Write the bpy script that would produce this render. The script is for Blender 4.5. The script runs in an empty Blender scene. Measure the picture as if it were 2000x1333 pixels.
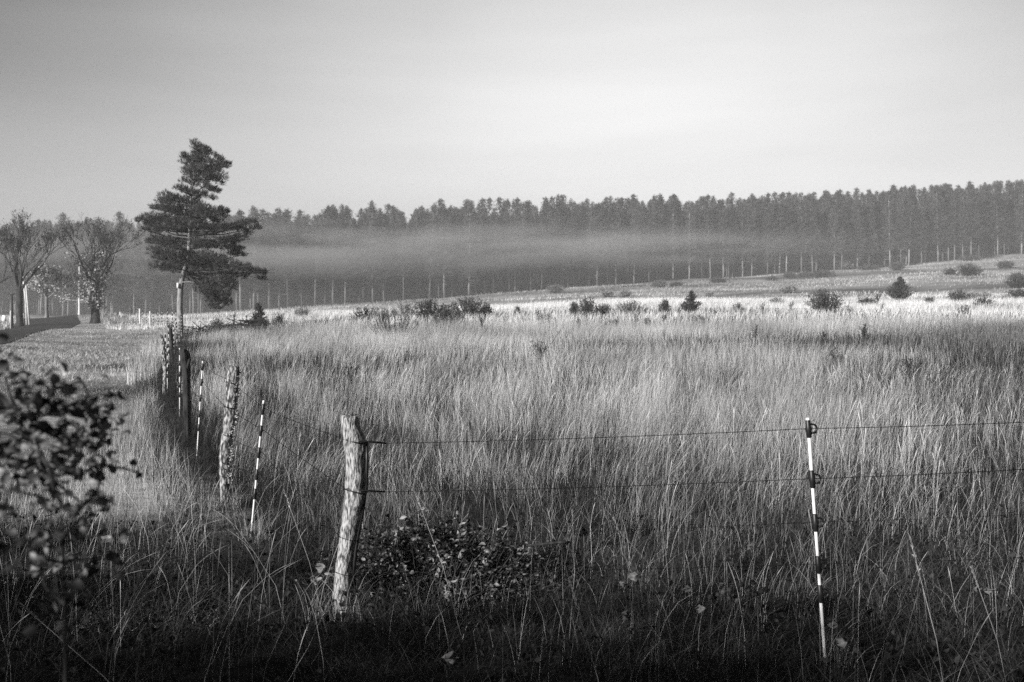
import bpy, math, random
import numpy as np
from mathutils import Vector

R = math.radians
random.seed(7)
rng = np.random.default_rng(11)
scene = bpy.context.scene
col = scene.collection

# ------------------------------------------------------------------ camera, world, sun
F = 1944.0            # focal length in photo pixels (photo 2000 wide)
EYE = 1.6
HY = 640.0            # photo row of the eye-level line
cam_d = bpy.data.cameras.new("camera")
cam = bpy.data.objects.new("camera", cam_d)
col.objects.link(cam)
scene.camera = cam
cam.location = (0, 0, EYE)
cam.rotation_euler = (R(90), 0, 0)
cam_d.sensor_width = 36
cam_d.lens = 36 * F / 2000
cam_d.shift_y = -(666.5 - HY) / 2000
cam_d.clip_start = 0.05
cam_d.clip_end = 3000
cam_d.dof.use_dof = True
cam_d.dof.focus_distance = 7.5
cam_d.dof.aperture_fstop = 5.6

SUN_EL = 19.0
SUN_AZ = (-0.71, -0.704)     # horizontal direction towards the sun: behind the camera, to the left
sd = Vector((SUN_AZ[0] * math.cos(R(SUN_EL)), SUN_AZ[1] * math.cos(R(SUN_EL)), math.sin(R(SUN_EL)))).normalized()
sun_d = bpy.data.lights.new("sun", 'SUN')
sun_d.energy = 5.0
sun_d.angle = R(0.6)
sun_d.color = (1.0, 0.985, 0.97)
sun = bpy.data.objects.new("sun", sun_d)
col.objects.link(sun)
sun.rotation_euler = sd.to_track_quat('Z', 'Y').to_euler()
sun.location = (-40, -30, 60)

world = bpy.data.worlds.new("World")
scene.world = world
world.use_nodes = True
wn, wl = world.node_tree.nodes, world.node_tree.links
bg = wn['Background']
sky = wn.new('ShaderNodeTexSky')
sky.sky_type = 'NISHITA'
sky.sun_disc = False
sky.sun_elevation = R(SUN_EL)
sky.sun_rotation = math.atan2(SUN_AZ[0], SUN_AZ[1])
sky.air_density = 1.0
sky.dust_density = 3.0
bw = wn.new('ShaderNodeRGBToBW')
wl.new(sky.outputs[0], bw.inputs[0])
# clearer, darker sky overhead, to the west and behind; bright veil of cirrus ahead to the right
tc = wn.new('ShaderNodeTexCoord')
dot = wn.new('ShaderNodeVectorMath'); dot.operation = 'DOT_PRODUCT'
bd = Vector((0.09, 1.0, 0.235)).normalized()
dot.inputs[1].default_value = bd
wl.new(tc.outputs['Generated'], dot.inputs[0])
mr = wn.new('ShaderNodeValToRGB')
cr = mr.color_ramp
cr.interpolation = 'B_SPLINE'
SKYK = [(0.0, .03), (0.60, .05), (0.82, .13), (0.90, .34), (0.95, .54), (0.985, .74), (1.0, .84)]
cr.elements[0].position = SKYK[0][0]; cr.elements[0].color = (SKYK[0][1],) * 3 + (1,)
cr.elements[1].position = 1.0; cr.elements[1].color = (SKYK[-1][1],) * 3 + (1,)
for p, v in SKYK[1:-1]:
    e = cr.elements.new(p); e.color = (v, v, v, 1)
wl.new(dot.outputs['Value'], mr.inputs[0])
mp = wn.new('ShaderNodeMapping'); mp.inputs['Scale'].default_value = (1.2, 2.0, 9.0); mp.inputs['Rotation'].default_value = (0, R(-9), 0)
wl.new(tc.outputs['Generated'], mp.inputs[0])
nz = wn.new('ShaderNodeTexNoise'); nz.inputs['Scale'].default_value = 1.6; nz.inputs['Detail'].default_value = 3.0; nz.inputs['Roughness'].default_value = .5
wl.new(mp.outputs[0], nz.inputs['Vector'])
nm = wn.new('ShaderNodeMapRange'); nm.inputs['From Min'].default_value = .3; nm.inputs['From Max'].default_value = .7
nm.inputs['To Min'].default_value = .92; nm.inputs['To Max'].default_value = 1.07
wl.new(nz.outputs['Fac'], nm.inputs['Value'])
m1 = wn.new('ShaderNodeMath'); m1.operation = 'MULTIPLY'
m2 = wn.new('ShaderNodeMath'); m2.operation = 'MULTIPLY'
wl.new(bw.outputs[0], m1.inputs[0]); wl.new(mr.outputs[0], m1.inputs[1])
wl.new(m1.outputs[0], m2.inputs[0]); wl.new(nm.outputs[0], m2.inputs[1])
wl.new(m2.outputs[0], bg.inputs['Color'])
bg.inputs['Strength'].default_value = 0.13
# milky band of mist low on the horizon
sx = wn.new('ShaderNodeSeparateXYZ'); wl.new(tc.outputs['Generated'], sx.inputs[0])
hm = wn.new('ShaderNodeMapRange'); hm.interpolation_type = 'SMOOTHSTEP'
hm.inputs['From Min'].default_value = .33; hm.inputs['From Max'].default_value = .04; hm.inputs['To Min'].default_value = 0; hm.inputs['To Max'].default_value = 1
wl.new(sx.outputs['Z'], hm.inputs['Value'])
mxs = wn.new('ShaderNodeMix'); mxs.data_type = 'FLOAT'
wl.new(hm.outputs[0], mxs.inputs[0]); wl.new(mr.outputs[0], mxs.inputs[2])
# the band is bright only ahead, dimmer behind the viewer
hb = wn.new('ShaderNodeMapRange'); hb.inputs['From Min'].default_value = .3; hb.inputs['From Max'].default_value = .9; hb.inputs['To Min'].default_value = .10; hb.inputs['To Max'].default_value = .56
wl.new(dot.outputs['Value'], hb.inputs['Value']); wl.new(hb.outputs[0], mxs.inputs[3])
SKYMUL = 2.02
m3 = wn.new('ShaderNodeMath'); m3.operation = 'MULTIPLY'; m3.inputs[1].default_value = SKYMUL
wl.new(mxs.outputs[0], m3.inputs[0]); wl.new(m3.outputs[0], m1.inputs[1])

scene.view_settings.view_transform = 'Standard'
scene.view_settings.look = 'None'
scene.view_settings.gamma = 1
scene.view_settings.exposure = 0.65
scene.cycles.use_denoising = False
scene.cycles.max_bounces = 5
scene.cycles.diffuse_bounces = 2
scene.cycles.glossy_bounces = 1
scene.cycles.transmission_bounces = 2
scene.cycles.volume_bounces = 0
scene.cycles.transparent_max_bounces = 16

# ------------------------------------------------------------------ helpers
def pt(px, py, d):
    """photo pixel at distance d -> world point"""
    return Vector(((px - 1000) / F * d, d, EYE + (HY - py) / F * d))

def tag(o, label=None, cat=None, group=None, kind=None):
    if label: o['label'] = label
    if cat: o['category'] = cat
    if group: o['group'] = group
    if kind: o['kind'] = kind
    return o

def thing(name, label, cat, loc=(0, 0, 0), group=None, rot=(0, 0, 0)):
    o = bpy.data.objects.new(name, None)
    o.empty_display_size = .2
    o.location = loc
    o.rotation_euler = rot
    col.objects.link(o)
    return tag(o, label, cat, group)

class Geo:
    def __init__(s): s.V = []; s.Q = []; s.T = []; s.n = 0
    def add(s, V, Q=None, T=None):
        V = np.asarray(V, dtype=np.float64).reshape(-1, 3)
        if Q is not None and len(Q): s.Q.append(np.asarray(Q, dtype=np.int64).reshape(-1, 4) + s.n)
        if T is not None and len(T): s.T.append(np.asarray(T, dtype=np.int64).reshape(-1, 3) + s.n)
        s.V.append(V); s.n += len(V)
        return s
    def mesh(s, name, mat=None, smooth=False, origin=None):
        V = np.concatenate(s.V) if s.V else np.zeros((0, 3))
        if origin is not None: V = V - np.asarray(origin)
        Q = np.concatenate(s.Q) if s.Q else np.zeros((0, 4), int)
        T = np.concatenate(s.T) if s.T else np.zeros((0, 3), int)
        me = bpy.data.meshes.new(name)
        me.vertices.add(len(V)); me.vertices.foreach_set('co', V.astype(np.float32).ravel())
        loops = np.concatenate([Q.ravel(), T.ravel()]).astype(np.int32)
        starts = np.concatenate([np.arange(len(Q)) * 4, len(Q) * 4 + np.arange(len(T)) * 3]).astype(np.int32)
        me.loops.add(len(loops)); me.loops.foreach_set('vertex_index', loops)
        me.polygons.add(len(starts)); me.polygons.foreach_set('loop_start', starts)
        if smooth: me.polygons.foreach_set('use_smooth', np.ones(len(starts), dtype=bool))
        me.update(calc_edges=True)
        if mat: me.materials.append(mat)
        return me
    def obj(s, name, mat=None, parent=None, smooth=False, origin=None):
        o = bpy.data.objects.new(name, s.mesh(name, mat, smooth, origin))
        col.objects.link(o)
        if parent: o.parent = parent
        return o

def link(name, me, parent=None):
    o = bpy.data.objects.new(name, me); col.objects.link(o)
    if parent: o.parent = parent
    return o

def tube(g, pts, rad, n=6, cap=True):
    pts = np.asarray([tuple(p) for p in pts], float); rad = np.asarray(rad, float)
    k = len(pts)
    tan = np.gradient(pts, axis=0)
    tan /= np.linalg.norm(tan, axis=1)[:, None] + 1e-9
    ref = np.array([0, 0, 1.0]) if abs(tan[0][2]) < .8 else np.array([1.0, 0, 0])
    a = np.arange(n) * 2 * np.pi / n
    V = np.empty((k, n, 3))
    for i in range(k):
        u = np.cross(tan[i], ref); u /= np.linalg.norm(u) + 1e-9
        w = np.cross(u, tan[i])
        V[i] = pts[i] + rad[i] * (np.cos(a)[:, None] * u + np.sin(a)[:, None] * w)
        ref = w if abs(tan[i] @ w) < .9 else ref
    Q = []
    for i in range(k - 1):
        for j in range(n):
            Q.append((i * n + j, i * n + (j + 1) % n, (i + 1) * n + (j + 1) % n, (i + 1) * n + j))
    V = V.reshape(-1, 3); T = []
    if cap:
        V = np.vstack([V, pts[0], pts[-1]])
        c0, c1 = k * n, k * n + 1
        for j in range(n):
            T.append((c0, (j + 1) % n, j)); T.append((c1, (k - 1) * n + j, (k - 1) * n + (j + 1) % n))
    g.add(V, Q, T)

def unit(v):
    return v / (np.linalg.norm(v, axis=-1, keepdims=True) + 1e-9)

def cards(g, P, D, L, W, spread=None, r=rng):
    """thin leaf-like quads (pointed kite) starting at P running along D, length L, width W"""
    P = np.asarray(P, float); D = unit(np.asarray(D, float)); n = len(P)
    L = np.broadcast_to(L, (n,)); W = np.broadcast_to(W, (n,))
    S = unit(np.cross(D, r.normal(size=(n, 3))))
    a = P; b = P + D * (L * .45)[:, None] + S * (W / 2)[:, None]
    c = P + D * L[:, None]; e = P + D * (L * .45)[:, None] - S * (W / 2)[:, None]
    V = np.stack([a, b, c, e], 1).reshape(-1, 3)
    g.add(V, np.arange(n * 4).reshape(n, 4))

def leaves(g, P, D, L, W, r=rng, curl=.25):
    """leaf of two folded halves"""
    P = np.asarray(P, float); D = unit(np.asarray(D, float)); n = len(P)
    L = np.broadcast_to(L, (n,))[:, None]; W = np.broadcast_to(W, (n,))[:, None]
    S = unit(np.cross(D, r.normal(size=(n, 3)))); N = np.cross(S, D)
    base = P; m1_ = P + D * L * .35 + N * L * curl * .15; m2_ = P + D * L * .7 + N * L * curl * .1; tip = P + D * L - N * L * curl
    l1 = P + D * L * .3 + S * W * .5 + N * L * curl * .6; l2 = P + D * L * .68 + S * W * .42 + N * L * curl * .45
    r1 = P + D * L * .3 - S * W * .5 + N * L * curl * .6; r2 = P + D * L * .68 - S * W * .42 + N * L * curl * .45
    V = np.stack([base, m1_, m2_, tip, l1, l2, r1, r2], 1).reshape(-1, 3)
    o = (np.arange(n) * 8)[:, None]
    Q = np.concatenate([o + np.array([[1, 2, 5, 4]]), o + np.array([[2, 1, 6, 7]])])
    T = np.concatenate([o + np.array([[0, 1, 4]]), o + np.array([[0, 6, 1]]), o + np.array([[2, 3, 5]]), o + np.array([[2, 7, 3]])])
    g.add(V, Q, T)

class Noise2:
    def __init__(s, seed, n=10, lo=.5, hi=2.0):
        r = np.random.default_rng(seed)
        a = r.uniform(0, 2 * np.pi, n); f = np.exp(r.uniform(np.log(lo), np.log(hi), n))
        s.kx = f * np.cos(a); s.ky = f * np.sin(a); s.p = r.uniform(0, 6.28, n); s.w = 1 / np.sqrt(f / lo); s.w /= np.sqrt((s.w ** 2).sum() / 2)
    def __call__(s, x, y):
        x = np.asarray(x)[..., None]; y = np.asarray(y)[..., None]
        return (np.sin(x * s.kx + y * s.ky + s.p) * s.w).sum(-1)

# ------------------------------------------------------------------ materials (a black and white photograph: neutral colours)
def mat(name, lo, hi, scale=8.0, rough=.9, stretch=(1, 1, 1), bump=0.0, bscale=40, trans=0.0, island=0.0, detail=6, spec=.2, contrast=(.35, .65), objrand=0.0):
    m = bpy.data.materials.new(name); m.use_nodes = True
    n, l = m.node_tree.nodes, m.node_tree.links
    b = n['Principled BSDF']; out = n['Material Output']
    b.inputs['Roughness'].default_value = rough
    b.inputs['Specular IOR Level'].default_value = spec
    t = n.new('ShaderNodeTexCoord'); mpn = n.new('ShaderNodeMapping'); mpn.inputs['Scale'].default_value = stretch
    l.new(t.outputs['Object'], mpn.inputs[0])
    nt = n.new('ShaderNodeTexNoise'); nt.inputs['Scale'].default_value = scale; nt.inputs['Detail'].default_value = detail
    l.new(mpn.outputs[0], nt.inputs['Vector'])
    r_ = n.new('ShaderNodeMapRange'); r_.inputs['From Min'].default_value = contrast[0]; r_.inputs['From Max'].default_value = contrast[1]
    r_.inputs['To Min'].default_value = lo; r_.inputs['To Max'].default_value = hi
    l.new(nt.outputs['Fac'], r_.inputs['Value'])
    val = r_.outputs[0]
    if island > 0:
        gi = n.new('ShaderNodeNewGeometry'); mi = n.new('ShaderNodeMapRange')
        mi.inputs['To Min'].default_value = 1 - island; mi.inputs['To Max'].default_value = 1 + island
        l.new(gi.outputs['Random Per Island'], mi.inputs['Value'])
        mu = n.new('ShaderNodeMath'); mu.operation = 'MULTIPLY'
        l.new(val, mu.inputs[0]); l.new(mi.outputs[0], mu.inputs[1]); val = mu.outputs[0]
    if objrand > 0:
        oi = n.new('ShaderNodeObjectInfo'); mo = n.new('ShaderNodeMapRange')
        mo.inputs['To Min'].default_value = 1 - objrand; mo.inputs['To Max'].default_value = 1 + objrand * .6
        l.new(oi.outputs['Random'], mo.inputs['Value'])
        mu3 = n.new('ShaderNodeMath'); mu3.operation = 'MULTIPLY'
        l.new(val, mu3.inputs[0]); l.new(mo.outputs[0], mu3.inputs[1]); val = mu3.outputs[0]
    l.new(val, b.inputs['Base Color'])
    if bump > 0:
        nb = n.new('ShaderNodeTexNoise'); nb.inputs['Scale'].default_value = bscale; nb.inputs['Detail'].default_value = 5
        l.new(mpn.outputs[0], nb.inputs['Vector'])
        bp = n.new('ShaderNodeBump'); bp.inputs['Strength'].default_value = bump; bp.inputs['Distance'].default_value = .02
        l.new(nb.outputs['Fac'], bp.inputs['Height']); l.new(bp.outputs[0], b.inputs['Normal'])
    if trans > 0:
        tr = n.new('ShaderNodeBsdfTranslucent'); l.new(val, tr.inputs['Color'])
        mx = n.new('ShaderNodeMixShader'); mx.inputs[0].default_value = trans
        l.new(b.outputs[0], mx.inputs[1]); l.new(tr.outputs[0], mx.inputs[2]); l.new(mx.outputs[0], out.inputs['Surface'])
    return m

M = {}
M['straw'] = mat('dry_straw', .27, .56, .35, .7, trans=.12, island=.55, spec=.3)
M['straw_far'] = mat('dry_straw_distant', .58, .80, .12, .8, trans=.2, island=.3)
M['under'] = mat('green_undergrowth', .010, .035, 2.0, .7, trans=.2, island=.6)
M['hill'] = mat('hill_pasture_grass', .28, .54, .12, .8, trans=.15, island=.4)
M['tangle'] = mat('tangled_fine_grass', .035, .12, 1.1, .75, trans=.1, island=.7)
M['shade_grass'] = mat('shade_tone_grass', .07, .18, 2.0, .7, trans=.15, island=.5)  # darker grass tone, stands in for shade at the right
M['verge'] = mat('mown_grass', .22, .52, 1.3, .8, trans=.15, island=.45, detail=4)
M['needle'] = mat('pine_needles', .035, .085, 1.5, .7, trans=.1, island=.4)
M['needle_far'] = mat('forest_needles', .02, .13, 1.1, .8, trans=.1, island=.5, objrand=.4, contrast=(.42, .60))  # strong tone noise paints sunlit boughs into the needle colour
M['bark_far'] = mat('pale_pine_bark', .06, .36, .35, .9, stretch=(1, 1, .6), objrand=.7)
M['bark'] = mat('pine_bark', .13, .36, 9, .9, stretch=(1, 1, .35), bump=.6, bscale=14)
M['darkbark'] = mat('dark_bark', .015, .065, 5, .9, stretch=(1, 1, .3), bump=.6, bscale=12)
M['twig'] = mat('twigs', .018, .06, 2, .9)
M['paleleaf'] = mat('pale_autumn_leaves', .25, .6, 2, .8, trans=.25, island=.4)
M['bushleaf'] = mat('juniper_needles', .04, .10, 2.5, .8, trans=.1, island=.4)
M['bushpale'] = mat('pale_scrub', .17, .34, 2.5, .8, trans=.2, island=.4)
M['black'] = mat('black_plastic', .008, .014, 20, .45, spec=.5)
M['white'] = mat('white_plastic', .72, .82, 30, .5, spec=.5)
M['wire'] = mat('fence_wire', .006, .014, 30, .8, spec=.05)
M['post'] = mat('weathered_wood', .06, .46, 75, .9, stretch=(1, 1, .28), bump=1.0, bscale=80, contrast=(.38, .58))
M['postmoss'] = mat('mossy_wood', .05, .45, 48, .9, stretch=(1, 1, .35), bump=1.0, bscale=50, contrast=(.44, .60))
M['postdark'] = mat('dark_wood', .012, .05, 14, .9, stretch=(1, 1, .25), bump=1.0, bscale=24)  # dark wood tone with coarse grain
M['postpale'] = mat('pale_dry_wood', .5, .75, 14, .9, stretch=(1, 1, .2))
M['lichen'] = mat('lichen', .15, .6, 30, .95, bump=.5)
M['shrubleaf'] = mat('shrub_leaves', .02, .26, 9, .45, trans=.12, island=.8, spec=.4)
M['bramleaf'] = mat('bramble_leaves', .015, .40, 6, .5, trans=.1, island=.7, spec=.4, contrast=(.50, .72))  # pale part of the noise paints leaf highlights into the colour
M['dryleaf'] = mat('dry_leaf_skin', .10, .24, 25, .7, trans=.2)
M['thistle'] = mat('thistle_head_skin', .03, .08, 40, .9)
M['asphalt'] = mat('asphalt', .035, .065, 3, .85, bump=.3, bscale=60)
M['signwhite'] = mat('white_sheet', .78, .84, 5, .6)

# ------------------------------------------------------------------ terrain
ctrl = []
def cpx(px, py, d): p = pt(px, py, d); ctrl.append((p.x, p.y, p.z))
def cz(x, y, z): ctrl.append((x, y, z))
for x, y, z in [(-6, 0, .05), (6, 0, 0), (-30, -20, .4), (30, -20, 0), (0, -25, 0), (-60, -20, 1), (80, -20, 1), (3, 3, 0), (-3, 3, 0),
                (1.57, 5, -.08), (-1.1, 6.2, -.16), (-2.05, 8.2, -.14), (-2.7, 9.6, -.12), (-3.9, 12.5, -.06), (-4.7, 14.2, 0), (-5.7, 17, .07),
                (-7.4, 21.5, .2), (-8.5, 24.5, .35), (-10, 29, .5), (0, 15, .05), (6, 15, .1), (0, 25, .4), (12, 25, .5), (0, 35, .9), (16, 35, 1.0), (0, 50, 1.6), (25, 50, 1.75)]:
    cz(x, y, z)
for a in [(150, 745, 24), (0, 673, 40), (50, 657, 48), (100, 645, 60), (250, 668, 45), (0, 647, 70), (40, 636, 80), (-200, 645, 70), (162, 629, 85), (185, 622, 92), (60, 626, 100), (-200, 625, 130),
          (300, 642, 60), (273, 633, 82), (235, 630, 110), (350, 652, 50), (100, 618, 195), (300, 618, 188), (550, 604, 185), (700, 612, 100),
          (770, 635, 52), (910, 606, 88), (1000, 572, 205), (1000, 590, 135), (1300, 548, 228), (1350, 602, 77), (1480, 575, 140), (1612, 599, 83),
          (1640, 528, 248), (1758, 587, 105), (1871, 588, 92), (2000, 497, 262), (1850, 535, 190), (1400, 570, 165), (2100, 640, 45), (2200, 560, 130), (2400, 480, 275), (-300, 612, 215)]:
    cpx(*a)
cz(-150, 330, 8); cz(0, 330, 18.5); cz(170, 340, 31); cz(230, 150, 15); cz(-160, 100, 3); cz(220, 0, 4); cz(-150, 0, 1.5)
C = np.array(ctrl)
def _phi(r2): return np.where(r2 > 1e-9, .5 * r2 * np.log(r2 + 1e-12), 0)
_S = 60.0
_c = C[:, :2] / _S
_r2 = ((_c[:, None] - _c[None]) ** 2).sum(-1)
_n = len(C)
_A = np.zeros((_n + 3, _n + 3)); _A[:_n, :_n] = _phi(_r2) + np.eye(_n) * 2e-4
_A[:_n, _n] = 1; _A[:_n, _n + 1:] = _c; _A[_n, :_n] = 1; _A[_n + 1:, :_n] = _c.T
_w = np.linalg.solve(_A, np.concatenate([C[:, 2], np.zeros(3)]))
bump1 = Noise2(3, 12, .8, 3.5); bump2 = Noise2(5, 10, .1, .4)
def road_right(Y):   # X of the road's right edge
    Y = np.asarray(Y, float)
    return np.interp(Y, [-60, 0, 26, 40, 48, 60, 85, 110, 160], [12, -6.5, -15.6, -20.6, -23.5, -27.8, -36.7, -50, -82])
ROAD_W = 4.8
def tz(x, y):
    x = np.atleast_1d(np.asarray(x, float)); y = np.atleast_1d(np.asarray(y, float))
    shp = x.shape; xf, yf = x.ravel(), y.ravel()
    q = np.stack([np.clip(xf, -220, 230), np.clip(yf, -25, 335)], 1) / _S
    out = np.empty(len(q))
    for i in range(0, len(q), 40000):
        qq = q[i:i + 40000]
        r2 = ((qq[:, None] - _c[None]) ** 2).sum(-1)
        out[i:i + 40000] = _phi(r2) @ _w[:_n] + _w[_n] + qq @ _w[_n + 1:]
    rr = road_right(yf)
    roadm = np.clip(np.minimum(np.abs(xf - rr), np.abs(xf - rr + ROAD_W)) / 2.0, 0, 1) * ((xf > rr) | (xf < rr - ROAD_W))
    near = np.exp(-(np.hypot(xf, yf) / 60) ** 2)
    out += bump1(xf, yf) * .013 * roadm * near + bump2(xf, yf) * .12 * roadm * np.clip((yf - 40) / 60, 0, 1)
    # mounds under the two roadside trees
    out += .45 * np.exp(-((xf + 38.5) ** 2 + (yf - 92) ** 2) / 9)
    return out.reshape(shp)
def tz1(x, y): return float(tz([x], [y])[0])

def ground_at(px, py, lift=0.0, dmin=9, dmax=255):
    d = np.concatenate([np.arange(dmin, 60, .5), np.arange(60, dmax, 1.0)])
    x = (px - 1000) / F * d
    z = tz(x, d) + lift
    zr = EYE + (HY - py) / F * d
    k = np.nonzero(z >= zr)[0]
    i = k[0] if len(k) else len(d) - 1
    return float(x[i]), float(d[i]), float(z[i] - lift)

def axis(lo, hi, n, k):
    t = np.linspace(-1, 1, n); s = np.sinh(t * k) / np.sinh(k)
    return np.where(s < 0, -s * lo, s * hi)
gx = axis(-600, 600, 300, 5.0); gy = axis(-100, 700, 360, 4.6) + 8
X, Y = np.meshgrid(gx, gy)
Z = tz(X, Y)
V = np.stack([X, Y, Z], -1).reshape(-1, 3)
ny, nx = X.shape
ii = (np.arange(ny - 1)[:, None] * nx + np.arange(nx - 1)).ravel()
g = Geo(); g.add(V, np.stack([ii, ii + 1, ii + nx + 1, ii + nx], 1))
ground = g.obj('ground', smooth=True)
tag(ground, 'rough pasture soil and matted grass rising to the wooded hill', 'ground', kind='structure')

def fence_x(Y):
    return np.interp(Y, [-30, 0, 6.2, 8.2, 9.6, 12.5, 14.2, 17, 21.5, 24.5, 29, 34, 39, 43.5, 48, 52, 54, 60, 69, 82, 110, 135, 190],
                     [1.5, .2, -1.0, -2.05, -2.7, -3.93, -4.66, -5.68, -7.4, -8.5, -9.9, -11.6, -13.1, -14.5, -16, -17.3, -18.4, -21, -25, -30.7, -42.6, -55, -75])
def sstep(a, b, x): t = np.clip((x - a) / (b - a), 0, 1); return t * t * (3 - 2 * t)
gn = Noise2(21, 14, .15, 1.2); gn2 = Noise2(23, 12, .03, .25)
def ground_tone(x, y):
    field = x > fence_x(y)
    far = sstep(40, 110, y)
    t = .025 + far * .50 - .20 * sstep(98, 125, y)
    verge = (~field) & (x > road_right(y)) 
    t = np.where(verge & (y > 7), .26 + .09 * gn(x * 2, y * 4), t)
    # band of grazed pasture on the hillside with darker noise patches
    dark = sstep(.2, 1.6, gn2(x * 1.0, y * 2.2)) * sstep(60, 110, y)
    t = t * (1 - .45 * dark)
    t = t * (1 + .22 * gn(x, y * 1.5))
    # bare forest floor
    return np.clip(t, .02, .6)
tone = ground_tone(X, Y)
fe_px = [-400, 0, 100, 220, 370, 550, 800, 1000, 1300, 1640, 2000, 2350]
fe_d = [222, 205, 197, 190, 186, 185, 195, 205, 228, 248, 262, 276]
fex = np.array([(p - 1000) / F * d for p, d in zip(fe_px, fe_d)]); fed = np.array(fe_d, float)
def forest_y(x): return np.interp(x, fex, fed)
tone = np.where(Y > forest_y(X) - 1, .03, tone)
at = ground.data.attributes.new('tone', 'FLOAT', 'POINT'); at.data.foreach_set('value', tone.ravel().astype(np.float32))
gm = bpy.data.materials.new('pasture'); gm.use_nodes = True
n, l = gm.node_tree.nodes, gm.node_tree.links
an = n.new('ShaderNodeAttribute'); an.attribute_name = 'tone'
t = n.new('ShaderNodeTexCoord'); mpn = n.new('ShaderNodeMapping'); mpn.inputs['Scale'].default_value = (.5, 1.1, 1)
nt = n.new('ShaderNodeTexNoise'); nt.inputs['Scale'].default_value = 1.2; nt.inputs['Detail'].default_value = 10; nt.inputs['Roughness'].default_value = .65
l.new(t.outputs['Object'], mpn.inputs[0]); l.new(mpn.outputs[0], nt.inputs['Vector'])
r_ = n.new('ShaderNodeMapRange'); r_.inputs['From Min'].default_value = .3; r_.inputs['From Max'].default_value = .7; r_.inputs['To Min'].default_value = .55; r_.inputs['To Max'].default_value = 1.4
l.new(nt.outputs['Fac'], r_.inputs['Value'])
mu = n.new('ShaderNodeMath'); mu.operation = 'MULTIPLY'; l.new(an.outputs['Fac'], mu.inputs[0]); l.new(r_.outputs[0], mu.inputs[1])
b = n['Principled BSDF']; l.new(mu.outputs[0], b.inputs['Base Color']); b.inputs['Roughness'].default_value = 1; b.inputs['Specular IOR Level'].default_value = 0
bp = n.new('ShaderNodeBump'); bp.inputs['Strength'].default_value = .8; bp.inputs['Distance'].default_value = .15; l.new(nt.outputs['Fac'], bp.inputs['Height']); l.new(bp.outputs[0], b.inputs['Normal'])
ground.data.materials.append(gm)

# road, draped on the ground
ys = np.concatenate([np.arange(-20, 100, .6), np.arange(100, 175, 2)])
us = np.linspace(0, 1, 9)
rx = road_right(ys)[:, None] - ROAD_W * us[None] + (gn(ys * 1.5, ys * 0)[:, None] * .10) * (np.abs(us - .5) > .49)
ryy = np.repeat(ys[:, None], 9, 1)
rz = tz(rx, ryy) + .035 + .04 * (1 - (2 * us - 1) ** 2)
Vr = np.stack([rx, ryy, rz], -1).reshape(-1, 3)
ii = (np.arange(len(ys) - 1)[:, None] * 9 + np.arange(8)).ravel()
g = Geo(); g.add(Vr, np.stack([ii, ii + 9, ii + 10, ii + 1], 1))
tag(g.obj('road', M['asphalt'], smooth=True), 'narrow dark asphalt country road at the left', 'road', kind='structure')

# ------------------------------------------------------------------ grass
windn = Noise2(63, 12, .8, 4.0)
def blades(g, x, y, h, w, lean, segs=3, head=None, r=rng, curl=1.0, wind=(.12, .03), z=None):
    n = len(x)
    if n == 0: return
    if z is None: z = tz(x, y)
    a = r.uniform(0, 2 * np.pi, n)
    ld = np.stack([np.cos(a) * lean + wind[0], np.sin(a) * lean + wind[1]], 1)
    if n > 20000 and segs > 1:
        ld = ld + np.stack([.20 * windn(x, y), .12 * windn(y, x)], 1)
    a2 = r.uniform(0, 2 * np.pi, n)
    S = np.stack([np.cos(a2), np.sin(a2) * .6, np.zeros(n)], 1)
    S = unit(S)
    tt = np.linspace(0, 1, segs + 1)
    if head is not None: tt = np.array([0, .35, .68, .80, .90, 1.0]); segs = 5
    V = np.empty((n, segs + 1, 2, 3))
    p = r.uniform(1.2, 2.6, n) * curl
    for i, t_ in enumerate(tt):
        b_ = t_ ** p
        bend = np.hypot(ld[:, 0], ld[:, 1])
        px_ = x + ld[:, 0] * b_ * h; py_ = y + ld[:, 1] * b_ * h
        pz_ = z - .02 + h * t_ * (1 - .35 * np.minimum(bend, 1.4) * b_)
        if head is None: ww = w * (1 - t_ ** 2 * .85)
        else: ww = w * [1, .9, .8, head * .55, head, .3][i]
        c = np.stack([px_, py_, pz_], 1)
        V[:, i, 0] = c + S * (ww / 2)[:, None]; V[:, i, 1] = c - S * (ww / 2)[:, None]
    o = (np.arange(n) * (segs + 1) * 2)[:, None]
    Q = np.concatenate([o + np.array([[2 * i, 2 * i + 1, 2 * i + 3, 2 * i + 2]]) for i in range(segs)])
    g.add(V.reshape(-1, 3), Q)

def scatter(d0, d1, per_m2, lo=-100, hi=2100, maxn=10 ** 7):
    a, b_ = (lo - 1000) / F, (hi - 1000) / F
    ml = 1.6 if lo < 0 else 0; mr_ = 2.6 if hi > 2000 else 0      # margin beyond the view, for a step to the side
    dm = np.linspace(d0, d1, 200); wdt = (b_ - a) * dm + ml + mr_
    n = int((wdt.mean() * (d1 - d0)) * per_m2)
    cdf = np.concatenate([[0], np.cumsum((wdt[1:] + wdt[:-1]) / 2)]); cdf /= cdf[-1]
    d = np.interp(rng.uniform(0, 1, n), cdf, dm); u = rng.uniform(0, 1, n)
    return a * d - ml + u * ((b_ - a) * d + ml + mr_), d

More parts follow.
